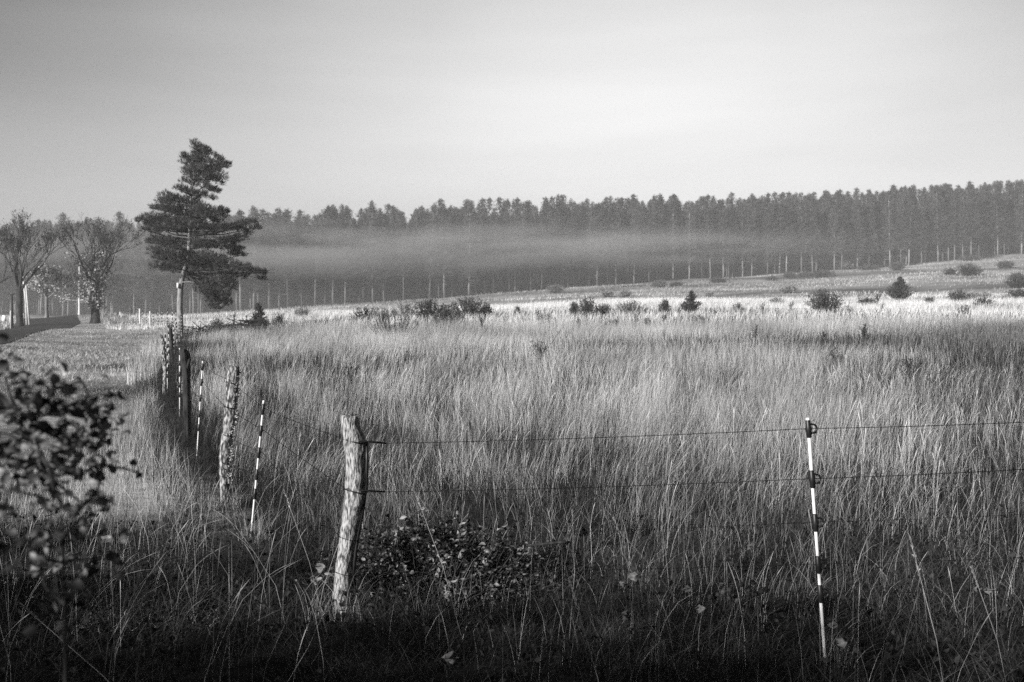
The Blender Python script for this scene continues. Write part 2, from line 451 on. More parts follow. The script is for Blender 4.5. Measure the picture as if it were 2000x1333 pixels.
clump = Noise2(31, 16, 2.0, 9.0); patch = Noise2(33, 14, .25, 1.3); stripe = Noise2(37, 10, .08, .5)
def field_mask(x, y):
    return x > fence_x(y) + .1
def dens(x, y):
    """how much tall straw grows here"""
    k = .72 + .40 * clump(x, y) * (y < 30) + .32 * patch(x, y * 1.3) + .18 * stripe(x * .7, y * 2.2)
    fx = fence_x(y)
    cor = np.exp(-((x - fx) / (.28 + .012 * y)) ** 2) * (y > 4.5) * (y < 50)      # straw left out under the fence for its dark ground and grass shadow
    k = k * (1 - .93 * cor)
    k = k * (.10 + .90 * sstep(5.5, 20, y + .9 * patch(x * 1.2, y) + .5 * clump(x * .4, y * .4)))     # thin and low near the camera
    # straw thinned in place of shade at right and stripes across; other gaps mottled
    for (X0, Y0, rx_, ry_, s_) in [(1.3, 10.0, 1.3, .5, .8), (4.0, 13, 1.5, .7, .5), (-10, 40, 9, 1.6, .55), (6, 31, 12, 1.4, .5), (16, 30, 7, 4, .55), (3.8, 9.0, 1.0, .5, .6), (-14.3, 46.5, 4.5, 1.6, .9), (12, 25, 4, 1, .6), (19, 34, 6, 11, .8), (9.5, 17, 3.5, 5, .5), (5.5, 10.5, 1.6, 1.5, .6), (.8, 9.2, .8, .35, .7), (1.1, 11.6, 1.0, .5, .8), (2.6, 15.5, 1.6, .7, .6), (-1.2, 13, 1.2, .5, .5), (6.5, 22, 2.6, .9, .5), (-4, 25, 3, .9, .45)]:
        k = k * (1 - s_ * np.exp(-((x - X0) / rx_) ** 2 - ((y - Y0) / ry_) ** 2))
    k = k * (1 - .62 * sstep(.22, .50, x / np.maximum(y, 1)) * sstep(4, 9, y) * (1 - sstep(38, 60, y)))  # straw thinned further towards the right edge in place of shade
    return np.clip(k, 0, 1.3)

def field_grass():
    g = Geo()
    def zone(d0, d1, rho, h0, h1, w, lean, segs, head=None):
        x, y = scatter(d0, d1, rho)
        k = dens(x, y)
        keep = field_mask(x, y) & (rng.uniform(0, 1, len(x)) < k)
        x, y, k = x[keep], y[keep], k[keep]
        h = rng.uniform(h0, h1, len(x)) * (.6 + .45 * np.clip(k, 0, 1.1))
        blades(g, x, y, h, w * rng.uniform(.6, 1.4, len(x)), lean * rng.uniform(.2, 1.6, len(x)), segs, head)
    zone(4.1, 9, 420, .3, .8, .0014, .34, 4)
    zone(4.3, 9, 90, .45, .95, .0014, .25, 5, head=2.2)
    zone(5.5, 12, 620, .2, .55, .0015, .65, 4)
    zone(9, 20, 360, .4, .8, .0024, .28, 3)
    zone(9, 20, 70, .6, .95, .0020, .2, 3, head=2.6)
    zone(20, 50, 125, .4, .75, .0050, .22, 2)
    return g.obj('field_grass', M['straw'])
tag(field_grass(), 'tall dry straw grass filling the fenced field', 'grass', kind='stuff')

def far_grass():
    g = Geo()
    x, y = scatter(50, 115, 17)
    keep = field_mask(x, y) & (rng.uniform(0, 1, len(x)) < np.clip(.85 + .3 * stripe(x * .6, y * 2), 0, 1))
    x, y = x[keep], y[keep]
    blades(g, x, y, rng.uniform(.3, .62, len(x)), rng.uniform(.012, .024, len(x)), np.full(len(x), .25), 2)
    o1_ = g.obj('far_grass', M['straw_far'])
    g = Geo()
    x, y = scatter(115, 255, 2.2)
    keep = (y < forest_y(x) - 2) & field_mask(x, y) & (rng.uniform(0, 1, len(x)) < np.clip(.5 - .35 * gn2(x, y * 2.2), 0, 1))
    x, y = x[keep], y[keep]
    blades(g, x, y, rng.uniform(.2, .5, len(x)), rng.uniform(.05, .12, len(x)), np.full(len(x), .4), 1)
    o2_ = g.obj('hill_grass', M['hill'])
    g = Geo()
    x, y = scatter(60, 180, 5, -100, 420)
    keep = ~field_mask(x, y) & ((x < road_right(y) - ROAD_W - .3) | ((x > fence_x(y) - 3) & (y > 55)))
    x, y = x[keep], y[keep]
    blades(g, x, y, rng.uniform(.2, .5, len(x)), rng.uniform(.02, .05, len(x)), np.full(len(x), .3), 1)
    o3_ = g.obj('far_grass', M['straw_far'])
    tag(o1_, 'pale sunlit straw grass on the far part of the field', 'grass', kind='stuff'); tag(o2_, 'duller grass on the slope under the forest', 'grass', kind='stuff')
    tag(o3_, 'pale grass along the far fence behind the verge', 'grass', kind='stuff')
far_grass()

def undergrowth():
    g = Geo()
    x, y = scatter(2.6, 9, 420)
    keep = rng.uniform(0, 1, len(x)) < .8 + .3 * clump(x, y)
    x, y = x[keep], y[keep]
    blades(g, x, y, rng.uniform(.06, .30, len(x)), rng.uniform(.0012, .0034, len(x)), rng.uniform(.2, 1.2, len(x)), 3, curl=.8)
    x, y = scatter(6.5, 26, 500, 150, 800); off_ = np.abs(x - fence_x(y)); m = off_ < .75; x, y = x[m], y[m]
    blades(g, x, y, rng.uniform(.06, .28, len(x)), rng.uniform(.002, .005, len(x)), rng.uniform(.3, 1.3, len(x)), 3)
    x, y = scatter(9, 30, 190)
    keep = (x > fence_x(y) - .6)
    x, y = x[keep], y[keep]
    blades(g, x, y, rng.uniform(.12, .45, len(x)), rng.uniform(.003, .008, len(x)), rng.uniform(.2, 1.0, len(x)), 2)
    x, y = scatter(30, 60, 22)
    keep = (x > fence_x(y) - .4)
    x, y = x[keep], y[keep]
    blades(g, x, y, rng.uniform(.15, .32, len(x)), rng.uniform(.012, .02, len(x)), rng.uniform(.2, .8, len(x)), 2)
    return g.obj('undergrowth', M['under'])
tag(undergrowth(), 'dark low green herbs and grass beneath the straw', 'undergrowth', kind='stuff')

def shade_grass_right():
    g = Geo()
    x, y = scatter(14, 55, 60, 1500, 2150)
    k = np.exp(-((x - 20) / 6) ** 2 - ((y - 34) / 12) ** 2) + .6 * np.exp(-((x - 9.5) / 3) ** 2 - ((y - 17) / 4) ** 2)  # dark grass put in where shade lies at the right
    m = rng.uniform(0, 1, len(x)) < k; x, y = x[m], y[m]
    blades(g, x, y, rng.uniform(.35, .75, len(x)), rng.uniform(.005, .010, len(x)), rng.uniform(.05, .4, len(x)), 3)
    return g.obj('dark_shade_grass', M['shade_grass'])
tag(shade_grass_right(), 'darker grass standing in for shade at the right side of the field', 'grass', kind='stuff')

def tangle():
    g = Geo()
    x, y = scatter(3.5, 8, 900)
    m = rng.uniform(0, 1, len(x)) < np.clip(.65 + .35 * clump(x * 1.5, y * 1.5), .05, 1); x, y = x[m], y[m]
    blades(g, x, y, rng.uniform(.10, .42, len(x)), rng.uniform(.0009, .0019, len(x)), rng.uniform(.3, 1.7, len(x)), 5, curl=.7)
    x, y = scatter(8, 15, 420)
    m = (x > fence_x(y) + .15) & (rng.uniform(0, 1, len(x)) < np.clip(.65 + .35 * clump(x * 1.5, y * 1.5), .05, 1)); x, y = x[m], y[m]
    blades(g, x, y, rng.uniform(.15, .5, len(x)), rng.uniform(.0014, .0028, len(x)), rng.uniform(.3, 1.3, len(x)), 4, curl=.8)
    return g.obj('tangled_grass', M['tangle'])
tag(tangle(), 'fine tangled grey green grass between the taller stems in front', 'grass', kind='stuff')

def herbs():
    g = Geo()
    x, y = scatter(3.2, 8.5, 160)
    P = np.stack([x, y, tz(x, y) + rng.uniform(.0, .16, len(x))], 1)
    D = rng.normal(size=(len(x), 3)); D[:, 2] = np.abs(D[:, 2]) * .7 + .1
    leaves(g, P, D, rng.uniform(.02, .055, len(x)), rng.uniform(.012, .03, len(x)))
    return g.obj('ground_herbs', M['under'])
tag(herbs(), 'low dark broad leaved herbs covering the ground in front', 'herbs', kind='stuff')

def verge():
    g = Geo()
    x, y = scatter(5, 24, 480, -100, 420); m = (x < fence_x(y) - .25) & (x > road_right(y) + .05 * gn(y, x)) & (y > 5.5)
    x, y = x[m], y[m]
    k = np.clip(.85 + .25 * patch(x * .8, y * 1.2), .5, 1.25)
    blades(g, x, y, rng.uniform(.03, .09, len(x)) * k * 1.3, rng.uniform(.003, .007, len(x)), rng.uniform(.3, 1.1, len(x)), 2)
    x, y = scatter(24, 90, 110, -100, 420); m = (x < fence_x(y) - .25) & (x > road_right(y))
    x, y = x[m], y[m]
    k = np.clip(.85 + .25 * patch(x * .8, y * 1.2), .5, 1.25)
    blades(g, x, y, rng.uniform(.05, .15, len(x)) * k * 1.3, rng.uniform(.012, .03, len(x)), rng.uniform(.3, 1.1, len(x)), 1)
    # far-side bank of the road
    x, y = scatter(40, 110, 30, -100, 200); m = (x < road_right(y) - ROAD_W)
    x, y = x[m], y[m]
    blades(g, x, y, rng.uniform(.06, .2, len(x)), rng.uniform(.015, .03, len(x)), rng.uniform(.3, 1.1, len(x)), 1)
    return g.obj('verge_grass', M['verge'])
tag(verge(), 'short mown grass on the verge between road and fence', 'grass', kind='stuff')

def verge_tall():
    """uncut pale grass on the road side of the fence"""
    g = Geo()
    x, y = scatter(6.2, 20, 330, -100, 420)
    off = fence_x(y) - x
    wd = np.interp(y, [6, 8, 11, 14, 17, 20], [3, 3.4, 2.4, 1.5, 1.0, .8])
    k = sstep(.22, .5, off) * (1 - sstep(wd * .6, wd, off)) * np.clip(.7 + .35 * clump(x, y), .1, 1) * (.25 + .75 * sstep(7.5, 11, y))
    m = rng.uniform(0, 1, len(x)) < k
    x, y = x[m], y[m]
    blades(g, x, y, rng.uniform(.2, .6, len(x)), rng.uniform(.0014, .003, len(x)), rng.uniform(.05, .6, len(x)), 4, wind=(.02, 0))
    x, y = scatter(20, 48, 150, 150, 420)
    off = fence_x(y) - x
    cl = ((off > .25) & (off < .95) & (((y > 23) & (y < 28)) | ((y > 31) & (y < 52))))
    x, y = x[cl], y[cl]
    blades(g, x, y, rng.uniform(.3, .7, len(x)), rng.uniform(.006, .012, len(x)), rng.uniform(.05, .4, len(x)), 3, wind=(0, 0))
    # sparse straw stems in the shaded foreground left of the post
    x, y = scatter(4.0, 8.5, 24, -100, 900)
    m = (x < fence_x(y) - .1); x, y = x[m], y[m]
    blades(g, x, y, rng.uniform(.35, .8, len(x)), rng.uniform(.0012, .002, len(x)), rng.uniform(.05, .7, len(x)), 5, head=2.4)
    # tussocks round the feet of the first posts
    for (cx_, cy_, n_, rr_) in [(-1.07, 6.0, 80, .18), (-2.75, 9.4, 120, .2), (-2.1, 8.1, 90, .12), (1.6, 4.95, 40, .1)]:
        a_ = rng.uniform(0, 6.28, n_); q_ = rr_ * rng.uniform(.2, 1, n_) ** .5
        blades(g, cx_ + q_ * np.cos(a_), cy_ + q_ * np.sin(a_), rng.uniform(.12, .42, n_), rng.uniform(.0012, .0024, n_), rng.uniform(.1, .8, n_), 4)
    return g.obj('verge_straw', M['straw'])
tag(verge_tall(), 'uncut pale straw along the road side of the fence', 'grass', kind='stuff')

# ------------------------------------------------------------------ fence posts
def grain_post(name, pts, widths, material, sides=28, rings=70, rough=.06, seed=1, parent=None, origin=(0, 0, 0)):
    r = np.random.default_rng(seed)
    pts = np.array([tuple(p) for p in pts]); s = np.linspace(0, 1, len(pts)); q = np.linspace(0, 1, rings)
    c = np.stack([np.interp(q, s, pts[:, i]) for i in range(3)], 1)
    for _ in range(4): c[1:-1] = (c[:-2] + c[1:-1] * 2 + c[2:]) / 4
    w = np.interp(q, s, widths) / 2
    a = np.arange(sides) * 2 * np.pi / sides
    fl = sum(np.sin(a * k + r.uniform(0, 6.28)) * r.uniform(.3, 1) / k ** .5 for k in (2, 3, 5, 7, 9))       # flutes along the grain
    V = np.empty((rings, sides, 3))
    nz_ = Noise2(seed + 50, 14, 1.0, 7.0)
    for i in range(rings):
        rad = w[i] * (1 + rough * .8 * fl + rough * nz_(a * 1.6, np.full(sides, q[i] * 14)) )
        V[i, :, 0] = c[i, 0] + rad * np.cos(a); V[i, :, 1] = c[i, 1] + rad * np.sin(a); V[i, :, 2] = c[i, 2]
    V[0, :, 2] += r.uniform(-.012, .010, sides)      # broken saw-cut top
    V[0] = c[0] + (V[0] - c[0]) * np.array([.93, .93, 1])
    Q = [(i * sides + j, (i + 1) * sides + j, (i + 1) * sides + (j + 1) % sides, i * sides + (j + 1) % sides) for i in range(rings - 1) for j in range(sides)]
    VV = np.vstack([V.reshape(-1, 3), c[0] - [0, 0, .012]])
    T = [(rings * sides, j, (j + 1) % sides) for j in range(sides)]
    g = Geo(); g.add(VV, Q, T)
    return g.obj(name, material, parent, smooth=True, origin=origin)

def wood_post(name, label, d, path, material, ties=(), seed=1, rough=.07, group='wooden posts of the fence', extra=None):
    pts = [pt(a, b_, d) for a, b_, w_ in path]
    gz = tz1(pts[-1].x, d)
    last = pts[-1].copy(); last.z = gz - .08; pts.append(last)
    ws = [w_ / F * d for a, b_, w_ in path]; ws.append(ws[-1])
    o0 = Vector((last.x, d, gz))
    t_ = thing(name, label, 'fence post', o0, group)
    # resample by height so all lengths are even
    hs = np.array([p.z for p in pts]); N_ = 24; hq = np.linspace(hs[0], hs[-1], N_)
    P2 = [(np.interp(-h, -hs, [p.x for p in pts]), d, h) for h in hq]; W2 = np.interp(-hq, -hs, ws)
    grain_post('post_body', P2, W2, material, seed=seed, rough=rough, parent=t_, origin=o0)
    return t_, o0

def tie(parent, o0, px, py, d, w, sleeve=None, thick=.0045, tail=None, mt='black'):
    """wire wrapped round the post, with a plastic sleeve where the strand leaves"""
    g = Geo(); c = pt(px, py, d); r_ = w / F * d / 2 + .004
    a = np.linspace(0, 2 * math.pi, 25)
    P = [(c.x + r_ * math.cos(k), c.y + r_ * math.sin(k), c.z + .006 * math.sin(k * 2) + .05 * (w / F * d) * math.cos(k) * -1) for k in a]
    tube(g, P, [thick] * 25, 6)
    o = g.obj('wire_tie', M[mt], parent, smooth=True, origin=o0)
    if sleeve:
        g = Geo(); a_ = pt(*sleeve[0], d - r_ * .9); b_ = pt(*sleeve[1], d - r_ * .2)
        tube(g, [a_, (a_ + b_) / 2 + Vector((0, -.004, 0)), b_], [.0062, .0062, .0062], 8)
        g.obj('plastic_sleeve', M['black'], parent, smooth=True, origin=o0)

p1, o1 = wood_post('fence_post', 'bent pale weathered corner post nearest the camera, black sleeves on it', 6.2,
                   [(683, 813, 33), (685, 835, 34), (690, 848, 42), (694, 865, 44), (697, 905, 43), (696, 950, 42), (690, 1000, 40), (681, 1050, 37), (673, 1110, 36), (668, 1170, 36)],
                   M['post'], seed=4, rough=.04)
tie(p1, o1, 693, 861, 6.2, 42, ((676, 859), (755, 866)))
tie(p1, o1, 696, 958, 6.2, 42, ((676, 956), (752, 961)))
tie(p1, o1, 681, 1050, 6.2, 38, None, .002, mt='wire')
tie(p1, o1, 672, 1118, 6.2, 37, None, .002, mt='wire')
g = Geo()
tube(g, [pt(716, 862, 6.19), pt(717, 900, 6.18), pt(715, 950, 6.18), pt(708, 1000, 6.18), pt(699, 1045, 6.18), pt(692, 1100, 6.18), pt(688, 1160, 6.2)], [.011, .012, .012, .012, .012, .011, .010], 8)
g.obj('black_cable', M['black'], p1, smooth=True, origin=o1)

p2, o2 = wood_post('fence_post', 'mossy pale post, lichen down its right side, second wooden post of the fence', 9.6,
                   [(457, 716, 19), (455, 745, 22), (452, 790, 22), (447, 830, 22), (442, 870, 21), (438, 905, 20), (438, 940, 19), (440, 965, 18)], M['postmoss'], seed=9, rough=.055)
tie(p2, o2, 454, 748, 9.6, 22, None, .006); tie(p2, o2, 450, 796, 9.6, 22, None, .006); tie(p2, o2, 438, 930, 9.6, 20, None, .003)
g = Geo()      # lichen tufts on the right-hand side
for k in range(240):
    zpx = rng.uniform(722, 945); cxp = np.interp(zpx, [716, 800, 905, 965], [461, 455, 444, 444])
    c = pt(cxp + rng.uniform(-3, 7), zpx, 9.6 + rng.uniform(-.06, .06))
    P = np.array([tuple(c)] * 4); D = rng.normal(size=(4, 3)) + [.5, -.3, .2]
    cards(g, P, D, rng.uniform(.012, .035), .012)
g.obj('lichen_tufts', M['lichen'], p2, origin=o2)

p3, o3 = wood_post('fence_post', 'black knobbly forked post with rounded head, third wooden post of the fence', 14.2,
                   [(358, 682, 10), (359, 687, 17), (361, 700, 19), (363, 715, 15), (364, 735, 14), (365, 780, 14), (366, 820, 13), (366, 850, 13)], M['postdark'], seed=13, rough=.13)
g = Geo(); tube(g, [pt(364, 725, 14.18), pt(368, 712, 14.16), pt(371, 701, 14.16)], [.034, .028, .018], 8)
g.obj('branch_stub', M['postdark'], p3, smooth=True, origin=o3)
p4, o4 = wood_post('fence_post', 'thin dark mossy post beside the close stakes, fourth wooden post of the fence', 21.0,
                   [(315, 654, 4), (318, 665, 6), (320, 690, 7), (322, 720, 7)], M['postmoss'], seed=17, rough=.14)
p5, o5 = wood_post('fence_post', 'short dark post in front of the pine, fifth wooden post of the fence', 29.5,
                   [(332, 640, 5), (333, 645, 7), (335, 665, 6), (337, 690, 6)], M['postdark'], seed=19, rough=.12)
for (px_, d_, lb) in [(293, 71, 'pale post of the far fence line, right one of two behind the verge'), (273, 82, 'pale taller post of the far fence line, left one of two behind the verge'), (235, 112, 'tiny pale post at the far left end of the fence line')]:
    gz = tz1((px_ - 1000) / F * d_, d_); top = HY - (gz + 1.25 - EYE) * F / d_
    wood_post('fence_post', lb, d_, [(px_, top, 3.6), (px_ + .5, top + 12, 3.4)], M['postpale'], seed=int(px_), rough=.08)

# ------------------------------------------------------------------ electric fence stakes
SH = 1.20
INS = [.03, .255, .48, .69, .84]      # insulator centres below the first
def stake_meshes():
    g = Geo()
    zz = [-.12, 0, .4, .8, SH]
    tube(g, [(0, 0, z_) for z_ in zz], [.004, .0082, .0085, .0085, .0085], 10)
    rod = g.mesh('stake_rod', M['white'], True)
    g = Geo()
    tube(g, [(0, 0, -.045), (0, 0, -.04), (0, 0, -.012), (0, 0, .0), (0, 0, .012), (0, 0, .04), (0, 0, .045)], [.010, .0135, .0135, .0175, .0135, .0135, .010], 12)
    # D-shaped hook on one side
    a = np.linspace(-math.pi / 2, math.pi / 2, 9)
    P = [(.010, 0, -.022)] + [(.020 + .024 * math.cos(k), 0, .022 * math.sin(k)) for k in a] + [(.010, 0, .022)]
    tube(g, P, [.0052] * len(P), 6)
    tube(g, [(.012, 0, -.022), (.040, 0, -.022)], [.006, .005], 6)
    ins = g.mesh('insulator', M['black'], True)
    g = Geo(); tube(g, [(0, 0, 0), (0, 0, .025), (0, 0, .03)], [.0105, .0105, .007], 10)
    tip = g.mesh('tip_cap', M['white'], True)
    return rod, ins, tip
ROD, INSM, TIP = stake_meshes()
strand = {k: [] for k in range(5)}
def stake(label, base, top, n_ins=5, face=0.0, group='striped electric fence stakes', first=.055, spacing=None, scale=1.0):
    base = Vector(base); top = Vector(top); ax = (top - base); L = ax.length
    q = ax.to_track_quat('Z', 'Y')
    o = bpy.data.objects.new('fence_stake', None); col.objects.link(o)
    o.location = base; o.rotation_mode = 'QUATERNION'; o.rotation_quaternion = q; o.empty_display_size = .1
    tag(o, label, 'fence stake', group)
    r_ = link('rod', ROD, o); r_.scale = (scale, scale, L / SH)
    tpc = link('tip_cap', TIP, o); tpc.location = (0, 0, L - .015)
    sp = spacing or [0, .215, .43, .635, .80]
    pos = []
    for k in range(n_ins):
        i_ = link('insulator', INSM, o); h = L - first - sp[k]
        i_.location = (0, 0, h); i_.rotation_euler = (0, 0, face); i_.scale = (scale, scale, scale)
        pos.append(base + ax.normalized() * h)
    return pos

A0 = pt(1612, 1292, 5.0); A0.z = tz1(A0.x, 5.0); A1 = pt(1578, 822, 5.0)
axA = [pt(1580, 838, 5), pt(1587, 936, 5), pt(1594, 1021, 5), pt(1600, 1103, 5), pt(1603, 1160, 5)]
LA = (A1 - A0).length
spA = [0] + [(axA[0] - axA[k]).length for k in range(1, 5)]
posA = stake('white striped stake standing alone at the right in front', A0, A1, 5, R(100), None, first=(A1 - axA[0]).length, spacing=spA)

near = [  # label, top px, bottom px, d, first insulator below top
    ('tallest stake of the fence row, leaning, between the corner post and the mossy post', (515, 786), (489, 1060), 8.2),
    ('leaning stake between the mossy post and the black forked post', (396, 708), (384, 880), 12.5),
    ('upright stake touching the left side of the black forked post', (351, 682), (351, 830), 17.0),
    ('stake in front of the thin dark mossy post, fourth in the fence row', (327, 671), (327, 775), 21.5),
    ('stake just behind the thin dark mossy post, fifth in the fence row', (323, 652), (325, 730), 24.5),
    ('stake close left of the short dark post by the pine', (329, 634), (330, 700), 29.0),
    ('stake leftmost of the tight cluster in front of the pine trunk', (339, 634), (340, 690), 34.0),
    ('stake second from left in the tight cluster before the pine trunk', (345, 628), (346, 675), 39.0),
    ('stake third from left in the tight cluster before the pine trunk', (350, 627), (350, 668), 43.5),
    ('stake rightmost of the tight cluster, against the pine trunk', (354, 626), (354, 662), 48.0)]
row = []
for lb, tp, bt, d in near:
    T_ = pt(*tp, d); B_ = pt(*bt, d); B_.z = tz1(B_.x, d) - .02
    if T_.z - B_.z > 1.45: T_.z = B_.z + 1.3
    if T_.z - B_.z < .95: T_.z = B_.z + 1.1
    L_ = (T_ - B_).length; s_ = (L_ - .25) / 1.05
    row.append(stake(lb, B_, T_, 5, 0, first=.06, spacing=[0, .205 * s_, .415 * s_, .625 * s_, .81 * s_]))
farpx = [(344, 51.5), (336, 54), (327, 57), (317, 60), (309, 63), (300, 66.5), (286, 75), (279, 79), (268, 87), (262, 92), (256, 98), (248, 104), (240, 109), (233, 120), (222, 128), (208, 137)]
for i, (px_, d) in enumerate(farpx):
    x_ = (px_ - 1000) / F * d; z_ = tz1(x_, d)
    stake('small striped stake of the far fence line, %s from the pine leftwards' % ['first', 'second', 'third', 'fourth', 'fifth', 'sixth', 'seventh', 'eighth', 'ninth', 'tenth', 'eleventh', 'twelfth', 'thirteenth', 'fourteenth', 'fifteenth', 'last'][i], (x_, d, z_), (x_ + random.uniform(-.03, .03), d, z_ + random.uniform(1.12, 1.25)), 5, 0,
          group='far row of striped fence stakes', scale=1.5)

# wires
def wire(label, pts, rad=.0017, group=None):
    g = Geo(); P = []
    for a_, b_ in zip(pts[:-1], pts[1:]):
        a_, b_ = Vector(a_), Vector(b_); sag = .004 * (b_ - a_).length
        for k in range(8):
            t_ = k / 8; p = a_.lerp(b_, t_); p.z -= sag * 4 * t_ * (1 - t_); P.append(p)
    P.append(Vector(pts[-1]))
    tube(g, P, [rad] * len(P), 5)
    o = g.obj('fence_wire', M['wire'], smooth=True)
    return tag(o, label, 'wire', group)
def off(p, dx=0, dy=0): return Vector((p.x + dx, p.y + dy, p.z))
wy = [866, 961, 1050, 1118, 1180]
wx0 = [755, 752, 690, 680, 676]
wend = [(2000, 825), (2000, 917), (2000, 1005), (2000, 1089), (2000, 1152)]
ordn = ['topmost', 'second highest', 'middle', 'second lowest', 'lowest']
for k in range(5):
    s0 = pt(wx0[k], wy[k], 6.18)
    mid = off(posA[k], 0, .012)
    # keep the same line beyond the frame
    e = pt(*wend[k], 4.75); e2 = mid.lerp(e, 3.2)
    wire('%s wire from the corner post rightwards to the lone stake' % ordn[k], [s0, mid, e, e2], .0018 if k < 2 else .0011, 'wires right of the corner post')
for k in range(4):
    P = [pt(*[(676, 859), (677, 956), (665, 1050), (656, 1118)][k], 6.17)]
    P += [off(row[0][k], .03), pt(*[(446, 742), (441, 795), (437, 850), (434, 905)][k], 9.52), off(row[1][k], .03), pt(*[(370, 707), (371, 738), (371, 765), (371, 792)][k], 14.12)]
    P += [off(row[i][k], .03) for i in range(2, 10)]
    wire('%s wire running left from the corner post along the fence row' % ordn[k], P, .0023, 'wires of the receding fence row')

# ------------------------------------------------------------------ lone pine
PD = 50.0
def pz(zx, zy, d=PD): return pt(240 + zx * .3, 260 + zy * .3, d)
pbase = pz(372, 1310); pbase.z = tz1(pbase.x, PD)
pine = thing('pine_tree', 'lone wind-swept dark pine beside the fence, tilted crown against the sky', 'pine', pbase)
g = Geo()
tr = [(372, 1320, 42), (372, 1230, 38), (371, 1150, 35), (372, 1080, 33), (376, 1000, 33), (386, 950, 31), (400, 900, 29), (418, 850, 27), (430, 790, 24), (432, 720, 23), (434, 660, 21), (438, 580, 18), (440, 500, 16), (442, 430, 13), (450, 360, 11), (462, 290, 8), (478, 210, 6), (492, 140, 4), (503, 85, 2)]
tp = [pz(a, b_) for a, b_, w_ in tr]
tube(g, tp, [w_ * .3 / F * PD / 2 * 1.05 for a, b_, w_ in tr], 14)
g.obj('trunk', M['bark'], pine, smooth=True, origin=pbase)
TX = np.array([p.x for p in tp]); TZ = np.array([p.z for p in tp])
def trunk_at(z_): return np.array([np.interp(z_, TZ, TX), PD, z_])
pads = [(505, 100, 22, 32), (470, 125, 26, 30), (535, 110, 14, 26), (412, 155, 16, 22), (440, 185, 72, 48), (500, 170, 50, 50), (570, 215, 55, 38), (620, 195, 34, 26), (645, 180, 16, 18), (425, 255, 52, 40), (510, 255, 60, 40), (590, 265, 46, 30), (420, 315, 46, 20), (490, 300, 50, 25), (580, 300, 30, 18),
        (540, 352, 50, 20), (585, 370, 24, 12), (410, 380, 34, 20), (460, 390, 40, 26), (530, 402, 28, 18),
        (315, 425, 48, 32), (300, 460, 40, 22), (380, 440, 60, 36), (450, 455, 50, 45), (230, 492, 34, 14), (270, 500, 50, 26), (340, 500, 60, 30),
        (120, 575, 34, 14), (165, 560, 45, 28), (170, 595, 45, 18), (240, 560, 65, 38), (330, 560, 85, 45), (430, 530, 85, 50), (520, 520, 70, 40), (595, 510, 45, 24), (630, 495, 22, 14), (560, 550, 50, 24),
        (200, 645, 36, 14), (250, 630, 60, 26), (350, 620, 75, 38), (470, 605, 80, 40), (560, 615, 65, 28), (650, 622, 65, 26), (725, 615, 50, 20), (790, 605, 48, 20), (835, 588, 32, 14), (760, 612, 50, 20), (815, 598, 42, 17), (852, 580, 26, 11), (790, 640, 50, 22), (800, 885, 66, 30), (880, 906, 52, 17), (915, 903, 28, 9), (700, 1000, 50, 25), (600, 1060, 70, 40), (540, 1000, 60, 36),
        (190, 710, 26, 15), (240, 705, 45, 30), (320, 720, 75, 42), (500, 725, 90, 38), (610, 720, 85, 42), (700, 695, 65, 28), (770, 675, 45, 22), (700, 745, 60, 20), (745, 785, 28, 12), (690, 775, 50, 20),
        (215, 805, 32, 20), (250, 780, 50, 30), (300, 820, 75, 46), (275, 880, 42, 26), (370, 790, 80, 44), (360, 870, 60, 30), (440, 850, 34, 30), (420, 800, 50, 35),
        (540, 820, 75, 45), (640, 830, 70, 40), (720, 860, 70, 30), (790, 880, 55, 28), (850, 905, 48, 22), (900, 912, 32, 12), (860, 940, 36, 14), (540, 890, 80, 40), (640, 900, 80, 40), (740, 925, 65, 26),
        (490, 960, 60, 30), (580, 970, 80, 40), (680, 965, 60, 30), (560, 1030, 55, 32), (640, 1040, 65, 38), (690, 1070, 32, 22), (580, 1090, 48, 25), (650, 1100, 52, 26), (610, 1135, 45, 14)]
gc = Geo(); gb = Geo()
r2 = np.random.default_rng(77)
K = .3 / F * PD
for (cx_, cy_, rx_, ry_) in pads:
    c0 = np.array(tuple(pz(cx_, cy_)))
    tx = trunk_at(c0[2] - .25)
    dx = c0[0] - tx[0]
    reach = abs(dx)
    depths = [r2.normal() * .25 * reach]
    if reach < 1.3: depths += [r2.uniform(.5, 1.4)] + ([-r2.uniform(.6, 1.4)] if r2.uniform() < .4 else [])
    elif reach < 2.4: depths += [r2.uniform(-1.2, 1.2)]
    for dp in depths:
        c = c0 + [0, dp, 0]
        rx, ry = rx_ * K * 1.05, ry_ * K * .95
        # limb to the pad
        st = trunk_at(max(c[2] - .15 - .12 * reach, pz(372, r2.uniform(800, 930)).z))
        mid = (st + c) / 2 + [0, 0, -.05 - .04 * reach]
        if len(depths) == 1 or r2.uniform() < .5:
            tube(gb, [st, mid, c, c + (c - mid) * .35], [.035 + .012 * reach, .028, .014, .006], 6)
        n_ = int(32 * (rx * ry / .1) ** .85) + 12
        u = r2.normal(size=(n_, 3)); u = unit(u) * (r2.uniform(0, 1, (n_, 1)) ** .33) * r2.uniform(.85, 1.12, (n_, 1))
        P = c + u * [rx, max(rx * .9, .25), ry]
        for p in P[::5]:
            tube(gb, [c + (p - c) * .1 - [0, 0, .05], p], [.010, .005], 4, cap=False)
        # each shoot: bundle of needles pointing out and up
        nb_ = 11
        D = u * .6 + [.12 + .25 * np.sign(dx) * min(reach, 1), 0, .75]
        PP = np.repeat(P, nb_, 0) + r2.normal(size=(n_ * nb_, 3)) * .028
        DD = np.repeat(unit(D), nb_, 0) * 1.0 + r2.normal(size=(n_ * nb_, 3)) * .42
        cards(gc, PP, DD, r2.uniform(.11, .24, len(PP)), r2.uniform(.012, .024, len(PP)), r=r2)
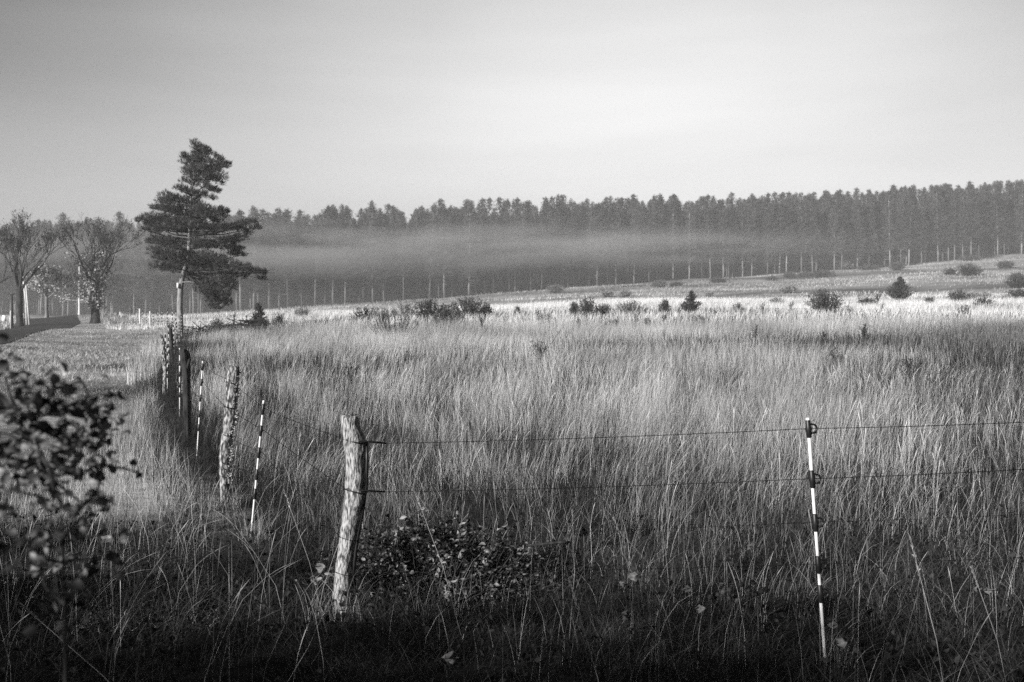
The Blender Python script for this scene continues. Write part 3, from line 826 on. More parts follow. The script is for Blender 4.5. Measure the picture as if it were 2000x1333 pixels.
# spiky leader shoots against the sky
for (a, b_, ln) in [(505, 88, .22), (512, 95, .18), (485, 92, .2), (470, 105, .2), (540, 100, .2), (547, 112, .15), (412, 145, .2), (402, 160, .15), (630, 165, .2), (655, 175, .16), (662, 195, .14), (200, 487, .14), (90, 568, .2), (125, 550, .16), (270, 400, .15), (300, 398, .14), (860, 575, .16), (645, 490, .16), (928, 902, .2)]:
    P = np.repeat(np.array([tuple(pz(a, b_ + 6))]), 22, 0) + r2.normal(size=(22, 3)) * [.02, .02, .05]
    cards(gc, P, np.array([0.05 * np.sign(a - 430), 0, 1]) + r2.normal(size=(22, 3)) * .33, ln, .02, r=r2)
gc.obj('crown', M['needle'], pine, origin=pbase)
gb.obj('limbs', M['darkbark'], pine, origin=pbase); gb = Geo()
for pth in [[(385, 972), (430, 968), (470, 975)], [(408, 938), (450, 932), (492, 942)], [(430, 684), (500, 682), (560, 690), (620, 690)]]:
    tube(gb, [pz(a, b_, PD - .15 - .2 * i) for i, (a, b_) in enumerate(pth)], [.022, .016, .011, .006][:len(pth)], 6)
gb.obj('bare_limbs', M['bark'], pine, origin=pbase)
# white plate nailed to the trunk
g = Geo(); c = pz(357, 993, PD - .2); w_, h_ = .045, .13
Vb = np.array([(sx * w_, sy * .015, sz * h_) for sz in (-1, 1) for sy in (-1, 1) for sx in (-1, 1)]) + np.array([c.x, c.y, c.z])
g.add(Vb, [(0, 2, 3, 1), (4, 5, 7, 6), (0, 1, 5, 4), (2, 6, 7, 3), (0, 4, 6, 2), (1, 3, 7, 5)])
tag(g.obj('marker_plate', M['signwhite'], origin=c), 'small white plate nailed to the left of the pine trunk', 'sign').location = c

# ------------------------------------------------------------------ forest
def forest_pine(seed, H, tufts=1.0, cw=1.0):
    r = np.random.default_rng(seed)
    gt, gc, gd = Geo(), Geo(), Geo()
    lean = r.normal() * .01
    zs = np.linspace(-.3, H * .97, 9)
    tube(gt, [(lean * z_ * z_ / H + .05 * math.sin(z_), 0, z_) for z_ in zs], np.interp(zs, [0, H], [.19, .03]), 7)
    cb = H * (r.uniform(.16, .36) if tufts >= 1 else r.uniform(.06, .16))
    z_ = cb
    while z_ < H:
        t_ = (z_ - cb) / (H - cb)
        Lb = cw * (3.1 * (1 - t_) ** .78 * min(1, .55 + t_ * 2.2) + .25)
        nb_ = r.integers(4, 7)
        for a in r.uniform(0, 6.28) + np.arange(nb_) * 6.28 / nb_ + r.normal(size=nb_) * .25:
            L_ = Lb * r.uniform(.65, 1.15)
            up = .08 + .32 * t_ + r.normal() * .08
            d_ = np.array([math.cos(a), math.sin(a), up]); e_ = d_ * L_
            tube(gd, [(0, 0, z_), tuple(np.array([0, 0, z_]) + e_ * [.95, .95, .8])], [.03, .01], 3, cap=False)
            m = max(2, int(L_ * 6.5 * tufts))
            s = r.uniform(.05, 1.0, m)[:, None]
            P = np.array([0, 0, z_]) + e_ * s * [1, 1, 1] + r.normal(size=(m, 3)) * [.20, .20, .10]
            nb2 = 9 if tufts >= 1 else 8
            PP = np.repeat(P, nb2, 0) + r.normal(size=(m * nb2, 3)) * .10
            DD = np.repeat(np.array([d_]), m * nb2, 0) * .5 + [0, 0, .5] + r.normal(size=(m * nb2, 3)) * .55
            cards(gc, PP, DD, r.uniform(.22, .50, len(PP)), r.uniform(.03, .07, len(PP)) / math.sqrt(min(tufts, 1)), r=r)
        z_ += r.uniform(.38, .62) * (1 if t_ < .85 else .6)
    # pointed leader
    P = np.stack([r.normal(size=60) * .12, r.normal(size=60) * .12, H + r.uniform(-1.0, .35, 60)], 1)
    cards(gc, P, r.normal(size=(60, 3)) * .45 + [0, 0, .8], .42, .06, r=r)
    # dead lower branches
    for k in range(r.integers(9, 18)):
        zz = r.uniform(H * .10, cb + 1.0); a = r.uniform(0, 6.28); L_ = r.uniform(.5, 2.2)
        tube(gd, [(0, 0, zz), (math.cos(a) * L_ * .6, math.sin(a) * L_ * .6, zz + .02 * L_), (math.cos(a) * L_, math.sin(a) * L_, zz - r.uniform(-.1, .3))], [.032, .024, .010], 3, cap=False)
    return gt, gc, gd
variants = []
for k in range(7):
    H = [17.2, 18.3, 16.2, 19.0, 17.6, 15.6, 18.6][k]
    gt, gc, gd = forest_pine(100 + k, H, 1.0, [1, .9, 1.15, .85, 1.05, 1.1, .95][k])
    variants.append((H, gt.mesh('pine_trunk', M['bark_far'], True), gc.mesh('pine_crown', M['needle_far']), gd.mesh('pine_dead_branches', M['bark_far'])))
seg = np.hypot(np.diff(fex), np.diff(fed)); cs = np.concatenate([[0], np.cumsum(seg)])
def along(s): return np.interp(s, cs, fex), np.interp(s, cs, fed)
rf = np.random.default_rng(5)
s = cs[-1] * .075; count = 0; FOREST = []
rows = [(0, 3.3), (3.0, 3.1), (6.4, 3.1)]
for (offd, step) in rows:
    s = 8.0
    while s < cs[-1] - 5:
        x_, y_ = along(s + rf.normal() * .7)
        x_ += rf.normal() * .5; y_ += offd + rf.uniform(-1.3, 1.3)
        pxx = 1000 + x_ / y_ * F
        if -60 < pxx < 2060: FOREST.append((x_, y_, offd))
        s += step * rf.uniform(.6, 1.45)
lab = {0: 'slender front-rank forest pine', 3.0: 'slender second-rank forest pine', 6.4: 'slender third-rank forest pine in the dark'}
ZN = [(0, 'left of the bare roadside tree'), (245, 'behind the bare roadside trees'), (340, 'in the gap between bare tree and lone pine'), (520, 'directly behind the lone pine'), (700, 'right of the lone pine crown'),
      (960, 'above the dark juniper thicket'), (1140, 'just right of the dark thicket'), (1400, 'above the pointed juniper'), (1560, 'between the pointed and the round juniper'), (1700, 'above the large round juniper'), (1850, 'above the tall cone-shaped conifer'), (2100, 'at the right edge')]
ZN = [(ZN[i][0] if i else 0, ZN[i][1]) for i in range(len(ZN))]
def zone_name(x_, y_):
    p_ = 1000 + x_ / y_ * F
    for lim, nm_ in [(100, ZN[0][1])] + [z_ for z_ in ZN[1:]]:
        if p_ < lim: return nm_
    return ZN[-1][1]
FOREST = FOREST[:290]
for i, (x_, y_, offd) in enumerate(FOREST):
    H, mt_, mc_, md_ = variants[rf.integers(0, 7)]
    zn_ = zone_name(x_, y_)
    o = thing('forest_pine', lab[offd] + ', ' + zn_, 'pine', (x_, y_, tz1(x_, y_) - .1), {0: 'front', 3.0: 'second', 6.4: 'third'}[offd] + ' rank of forest pines ' + zn_)
    o.rotation_euler = (rf.normal() * .022, rf.normal() * .022, rf.uniform(0, 6.28)); sc_ = rf.uniform(.88, 1.06)
    wx_ = sc_ * rf.uniform(.8, 1.3); o.scale = (wx_, wx_, sc_)
    link('trunk', mt_, o); link('crown', mc_, o); link('dead_branches', md_, o)
print('forest individuals', len(FOREST))
# the wood behind: one mass
lo = []
for k in range(4):
    gt, gc, gd = forest_pine(200 + k, [17.5, 18.6, 16.4, 19.2][k], .33, 1.1)
    g = Geo()
    for q_ in (gt, gc):
        base_n = g.n
        g.V.append(np.concatenate(q_.V)); 
        if q_.Q: g.Q.append(np.concatenate(q_.Q) + base_n)
        if q_.T: g.T.append(np.concatenate(q_.T) + base_n)
        g.n += q_.n
    lo.append((np.concatenate(g.V), np.concatenate(g.Q)))
g = Geo(); cnt = 0
for k in range(10):
    s = rf.uniform(0, 3)
    while s < cs[-1]:
        x_, y_ = along(s); y_ += 11 + k * 4.2 + rf.uniform(-1.8, 1.8); x_ += rf.normal()
        Vv, Qq = lo[rf.integers(0, 4)]
        a = rf.uniform(0, 6.28); ca, sa = math.cos(a), math.sin(a); sc_ = rf.uniform(.93, 1.06)
        W_ = np.stack([Vv[:, 0] * ca - Vv[:, 1] * sa, Vv[:, 0] * sa + Vv[:, 1] * ca, Vv[:, 2]], 1) * sc_ + [x_, y_, tz1(x_, y_)]
        g.add(W_, Qq); cnt += 1
        s += rf.uniform(1.6, 3.4) * (1 if k < 6 else 1.5)
nU = 26000      # low saplings, dead boughs and scrub that close the wood at eye level
sU = rf.uniform(0, cs[-1], nU); ux, uy = along(sU); uy = uy + rf.uniform(9, 48, nU); uz = tz(ux, uy) + rf.uniform(0, 1, nU) ** 1.3 * 8.5
cards(g, np.stack([ux, uy, uz], 1), rf.normal(size=(nU, 3)) * [1, 1, .6], rf.uniform(.5, 1.1, nU), rf.uniform(.25, .5, nU), r=rf)
tag(g.obj('forest_mass', M['needle_far']), 'dense pine wood continuing behind the forest edge', 'forest', kind='stuff')

# ------------------------------------------------------------------ roadside deciduous trees
def broad_tree(name, label, px, d, top_y, fork, spread, seed, leafy=0.0, trunk_r=.3, bark='darkbark', base_y=None, lean=0.0, trunkleaf=0, depth=6, group=None, twig_r=.010, fan=(.15, 1.0)):
    r = np.random.default_rng(seed)
    x0 = (px - 1000) / F * d; z0 = tz1(x0, d); H = EYE + (HY - top_y) / F * d - z0
    o = thing(name, label, 'tree', (x0, d, z0), group)
    gt, gw, gl = Geo(), Geo(), Geo()
    hf = H * fork
    tube(gt, [(0, 0, -.3), (0, 0, 0), (.02, 0, .35), (lean * hf * .4, 0, hf * .5), (lean * hf, 0, hf)], [trunk_r * 1.5, trunk_r * 1.25, trunk_r * 1.0, trunk_r * .9, trunk_r * .95], 12)
    tips = []
    def grow(p, dr, L_, rad, lev):
        n_ = 4; pts_ = [p]; q = p.copy(); dd = dr.copy()
        for i in range(n_):
            dd = unit(dd + r.normal(size=3) * .09 + np.array([0, 0, .05])); q = q + dd * L_ / n_; pts_.append(q)
        tube(gt if lev <= 1 else gw, pts_, np.linspace(rad, rad * .62, n_ + 1), 7 if lev < 2 else 3, cap=False)
        if lev >= 4: tips.append(q)
        if lev >= depth: return
        for k in range(2 if lev < 3 else 3):
            ang = r.uniform(.22, .55); ax_ = unit(np.cross(dd, r.normal(size=3)))
            nd = unit(dd * math.cos(ang) + ax_ * math.sin(ang)); nd[2] = nd[2] * .9 + .2
            st = pts_[-1] if k == 0 else pts_[r.integers(2, n_ + 1)]
            grow(st, unit(nd), L_ * r.uniform(.68, .86), max(rad * .60, twig_r), lev + 1)
    nl = 6
    for k in range(nl):
        a = k * 6.28 / nl + r.uniform(-.3, .3); ti = r.uniform(*fan)
        dr = unit(np.array([math.cos(a) * math.sin(ti) * spread, math.sin(a) * math.sin(ti) * spread, math.cos(ti)]))
        grow(np.array([lean * hf, 0, hf * r.uniform(.88, 1.0)]), dr, (H - hf) * .285, trunk_r * .42, 0)
    gt.obj('trunk', M[bark], o, smooth=True)
    # scale so that the crown reaches exactly the wanted height
    tw = gw.obj('branches', M['twig'], o)
    zmax = max(p[2] for p in tips); f_ = H / zmax
    for c_ in o.children: c_.scale = (1, 1, f_)
    if leafy > 0:
        tt = np.array(tips); sel = r.uniform(0, 1, len(tt)) < leafy; tt = tt[sel]
        P = np.repeat(tt, 2, 0) + r.normal(size=(len(tt) * 2, 3)) * .08
        leaves(gl, P, r.normal(size=(len(P), 3)), .11, .08, r=r)
        lf = gl.obj('leaves', M['bushleaf'], o); lf.scale = (1, 1, f_)
    if trunkleaf:
        gi = Geo(); n_ = trunkleaf
        zz = r.uniform(hf * .45, H * .62, n_) * 1.0; a = r.uniform(0, 6.28, n_)
        rr = trunk_r * 1.0 + r.exponential(.42, n_) * np.clip((zz - hf * .3) / hf, .3, 1.6)
        P = np.stack([rr * np.cos(a) + lean * np.minimum(zz, hf) + .2 * np.sin(zz * 2.1), rr * np.sin(a), zz], 1)
        leaves(gi, P, r.normal(size=(n_, 3)), .20, .17, r=r)
        gi.obj('clinging_leaves', M['paleleaf'], o)
    return o
broad_tree('bare_tree', 'large spreading bare tree on the mound beside the road, pale leaves up its trunk', 186, 82, 412, .30, 1.25, 3, .30, .36, trunkleaf=1500, fan=(.1, .95))
broad_tree('bare_tree', 'round-crowned dark tree at the left edge on the far bank', 38, 78, 413, .34, 1.0, 8, .45, .27, fan=(.1, .8))
broad_tree('small_tree', 'small pale-leaved tree between the two big roadside trees', 91, 92, 515, .40, 1.05, 12, .0, .17, bark='bark_far', trunkleaf=0, fan=(.2, .9))
# leaf clumps of the small tree
r = np.random.default_rng(33); x0 = (88 - 1000) / F * 92; z0 = tz1(x0, 92)
g = Geo()
for (a, b_, w_, h_, n_) in [(75, 545, 22, 20, 320), (95, 530, 18, 14, 180), (68, 560, 16, 10, 140), (110, 560, 22, 14, 120), (125, 580, 20, 12, 100)]:
    c = np.array(tuple(pt(a, b_, 92))); P = c + r.normal(size=(n_, 3)) * [w_ / F * 92 * .42, .6, h_ / F * 92 * .42]
    leaves(g, P, r.normal(size=(n_, 3)), .17, .14, r=r)
st_ = [o for o in col.objects if o.name.startswith('small_tree')][0]
g.obj('leaves', M['paleleaf'], st_, origin=st_.location)
broad_tree('bare_tree', 'dim bare tree half behind the round-crowned tree at the left edge', -25, 105, 430, .33, 1.1, 15, .5, .25)
# pale-trunked conifer beyond the road
x0 = (155 - 1000) / F * 120; z0 = tz1(x0, 120)
wt = thing('pine_tree', 'pine with a bright pale bare trunk just beyond the road crest', 'pine', (x0, 120, z0))
g = Geo(); tube(g, [(0, 0, -.2), (0, 0, 0), (.02, 0, 1.5), (-.03, 0, 3.2), (0, 0, 5.5), (0, 0, 8)], [.26, .2, .16, .14, .1, .03], 8)
for sx, zz, L_ in [(-1, 2.3, 1.9), (1, 2.35, 1.3), (-1, 2.7, 1.4)]:
    tube(g, [(0, 0, zz), (sx * L_ * .5, -.2, zz + .05), (sx * L_, -.3, zz + .25)], [.05, .035, .015], 4)
g.obj('trunk', M['postpale'], wt, smooth=True)
g = Geo(); r = np.random.default_rng(55)
for k in range(36):
    zz = r.uniform(2.8, 7.8); a = r.uniform(0, 6.28); L_ = r.uniform(.8, 2.6) * (1 - .55 * (zz - 2.8) / 5)
    for s_ in np.linspace(.2, 1, 9):
        P = np.array([[math.cos(a) * L_ * s_, math.sin(a) * L_ * s_, zz + .2 * s_]] * 9) + r.normal(size=(9, 3)) * .15
        cards(g, P, r.normal(size=(9, 3)) + [0, 0, .5], .3, .07, r=r)
g.obj('crown', M['needle_far'], wt)

# leaning double pole, dark pole, white board and little posts by the road
def lean_pole():
    d = 80; b_ = pt(55, 626, d); b_.z = tz1(b_.x, d)
    o = thing('leaning_pole', 'pair of pale poles leaning together left of the small pale-leaved tree', 'pole', b_)
    for (dx, top) in [(-.0, pt(45, 541, d)), (.10, pt(48, 552, d))]:
        g = Geo(); tube(g, [b_ + Vector((dx * 2.2 - .1, 0, -.1)), (b_ + top) / 2 + Vector((dx + .0, 0, 0)), top + Vector((dx, 0, 0))], [.075, .065, .06], 10)
        g.obj('pole', M['postpale'], o, smooth=True, origin=b_)
    g = Geo(); tp_ = pt(45, 541, d); tube(g, [tp_ + Vector((0, -.02, -.05)), tp_ + Vector((.02, -.02, -.35))], [.12, .12], 10)
    g.obj('pole_cap', M['signwhite'], o, smooth=True, origin=b_)
lean_pole()
d = 76; b_ = pt(24, 628, d); b_.z = tz1(b_.x, d)
g = Geo(); tube(g, [b_ + Vector((0, 0, -.1)), pt(23.5, 600, d), pt(23, 577, d)], [.09, .085, .08], 10); tube(g, [pt(19, 576, d), pt(27, 575, d)], [.05, .05], 6)
tag(g.obj('short_pole', M['darkbark'], smooth=True), 'dark pole with a short crossbar left of the round-crowned tree trunk', 'pole')
d = 70; c = pt(8, 622, d); gz = tz1(c.x, d)
def box(g, c, s_):
    Vb = np.array([(sx * s_[0], sy * s_[1], sz * s_[2]) for sz in (-1, 1) for sy in (-1, 1) for sx in (-1, 1)]) / 2 + np.array(tuple(c))
    g.add(Vb, [(0, 2, 3, 1), (4, 5, 7, 6), (0, 1, 5, 4), (2, 6, 7, 3), (0, 4, 6, 2), (1, 3, 7, 5)])
sg = thing('roadside_sign', 'white square board low by the road at the left edge', 'sign', (c.x, d, gz))
g = Geo(); box(g, (c.x, d, max(gz + .55, c.z)), (.28, .03, .40)); g.obj('board', M['signwhite'], sg, origin=(c.x, d, gz))
g = Geo(); tube(g, [(c.x, d + .04, gz - .1), (c.x, d + .04, gz + .5)], [.03, .03], 8); g.obj('support', M['postpale'], sg, origin=(c.x, d, gz))
for px_, ty, d, lb in [(21, 607, 74, 'white marker post right of the white board by the road'), (46, 612, 79, 'short white marker post between dark trunk and leaning poles'), (130, 620, 110, 'tiny white marker post beyond the road crest')]:
    p = pt(px_, ty, d); gz = tz1(p.x, d); h_ = max(p.z - gz, .6)
    g = Geo(); tube(g, [(0, 0, -.1), (0, 0, h_ * .9), (0, 0, h_)], [.06, .06, .035], 10)
    tag(g.obj('marker_post', M['postpale'], smooth=True), lb, 'post').location = (p.x, d, gz)

# ------------------------------------------------------------------ bushes of the field
def bush(label, px, py, w, h, kind='dome', tone='dark', lift=.40, d=None, name=None, cat='bush', group=None, seed=None):
    seed = seed if seed is not None else int(px * 7 + py)
    r = np.random.default_rng(seed)
    if d is None:
        x0, d, z0 = ground_at(px, py, lift)
    else:
        x0 = (px - 1000) / F * d; z0 = tz1(x0, d)
    if d > 110: lift_ = .05
    else: lift_ = lift
    W = w / F * d * (1.5 if kind in ('dome', 'pale') else 1.2); Hh = h / F * d + lift_
    nm = name or {'dome': 'juniper_bush', 'cone': 'young_conifer', 'low': 'spreading_juniper', 'sprig': 'seedling_bush', 'dead': 'dead_shrub', 'pale': 'scrub_bush'}[kind]
    o = thing(nm, label, cat, (x0, d, z0), group)
    gs, gl = Geo(), Geo()
    pxs = d / F * 2   # size of a render pixel there
    lw = max(.025, pxs * .5); ll = max(.09, pxs * 1.6)
    if kind in ('dome', 'pale'):
        ns = int(np.clip(34 + W * Hh * 14, 30, 130)); 
        for k in range(ns):
            a = r.uniform(0, 6.28); t_ = r.uniform(0, 1) ** .6; rr = W / 2 * t_ * r.uniform(.75, 1.1)
            top = Hh * math.sqrt(max(0.05, 1 - (t_ * .93) ** 3.4)) * r.uniform(.6, 1.0)
            b0 = np.array([math.cos(a) * rr * .35, math.sin(a) * rr * .35, 0]); e_ = np.array([math.cos(a) * rr, math.sin(a) * rr, top])
            tube(gs, [b0, (b0 + e_) / 2, e_], [.018, .012, .006], 3, cap=False)
            m = int(np.clip(8 * top / ll * .30 + 8, 10, 46)); s_ = r.uniform(.12, 1.02, m)[:, None]
            P = b0 + (e_ - b0) * s_ + r.normal(size=(m, 3)) * ll * .55
            cards(gl, P, unit(e_ - b0) * .9 + r.normal(size=(m, 3)) * .5, r.uniform(.7, 1.4, m) * ll, lw * (1.7 if kind == 'dome' else 1.1), r=r)
    elif kind == 'cone':
        zz = .1
        tube(gs, [(0, 0, 0), (0, 0, Hh)], [.05, .008], 5)
        while zz < Hh:
            t_ = zz / Hh; Lb = W / 2 * (1 - t_) ** 1.05 + .04
            for a in r.uniform(0, 6.28, 8):
                L_ = Lb * r.uniform(.6, 1.12); e_ = np.array([math.cos(a) * L_, math.sin(a) * L_, zz + L_ * .55])
                tube(gs, [(0, 0, zz), e_], [.014, .005], 3, cap=False)
                m = int(7 + L_ / ll * 4); s_ = r.uniform(.15, 1, m)[:, None]
                P = np.array([0, 0, zz]) + (e_ - [0, 0, zz]) * s_ + r.normal(size=(m, 3)) * ll * .3
                cards(gl, P, unit(e_ - [0, 0, zz]) + r.normal(size=(m, 3)) * .45 + [0, 0, .3], r.uniform(.7, 1.3, m) * ll, lw * 1.5, r=r)
            zz += max(.09, Hh / 24)
    elif kind == 'low':
        ns = int(np.clip(W * 16, 10, 60))
        for k in range(ns):
            a = r.uniform(0, 6.28); rr = W / 2 * r.uniform(.3, 1.0); b0 = np.array([math.cos(a) * rr * .5, math.sin(a) * rr * .25, 0])
            e_ = np.array([math.cos(a) * rr * 1.0, math.sin(a) * rr * .5, Hh * r.uniform(.55, 1.05)])
            mid = (b0 + e_) / 2 + [0, 0, -.06]
            tube(gs, [b0, mid, e_], [.016, .012, .005], 4, cap=False)
            m = 34; s_ = r.uniform(.15, 1.0, m)[:, None]
            P = np.where(s_ < .5, b0 + (mid - b0) * s_ * 2, mid + (e_ - mid) * (s_ * 2 - 1)) + r.normal(size=(m, 3)) * .03
            cards(gl, P, unit(e_ - b0) + r.normal(size=(m, 3)) * .45, r.uniform(.06, .13, m), lw * .8, r=r)
    else:
        ns = int(np.clip(w * .55, 3, 14)) if kind == 'sprig' else 7
        for k in range(ns):
            a = r.uniform(0, 6.28); rr = W / 2 * r.uniform(.1, 1.0)
            e_ = np.array([math.cos(a) * rr, math.sin(a) * rr * .6, Hh * r.uniform(.6, 1.0)]); mid = e_ * [.35, .35, .55]
            tube(gs, [(0, 0, 0), mid, e_], [.014, .010, .005] if kind == 'sprig' else [.05, .035, .015], 4, cap=False)
            if kind == 'dead':
                for q_ in range(4):
                    f_ = mid + (e_ - mid) * r.uniform(.1, .9); tube(gs, [f_, f_ + r.normal(size=3) * [.22, .1, .16] + [0, 0, .12]], [.018, .008], 3, cap=False)
            else:
                m = 14; s_ = r.uniform(.3, 1.0, m)[:, None]
                P = mid + (e_ - mid) * (s_ * 1.6 - .6) + r.normal(size=(m, 3)) * .025
                cards(gl, P, unit(e_) * .5 + r.normal(size=(m, 3)) * .7, r.uniform(.05, .11, m) * max(1, d / 60), lw * 1.0, r=r)
    gs.obj('stems', M['twig'], o)
    if gl.n: gl.obj('foliage', M['bushleaf' if tone == 'dark' else 'bushpale'], o)
    return o

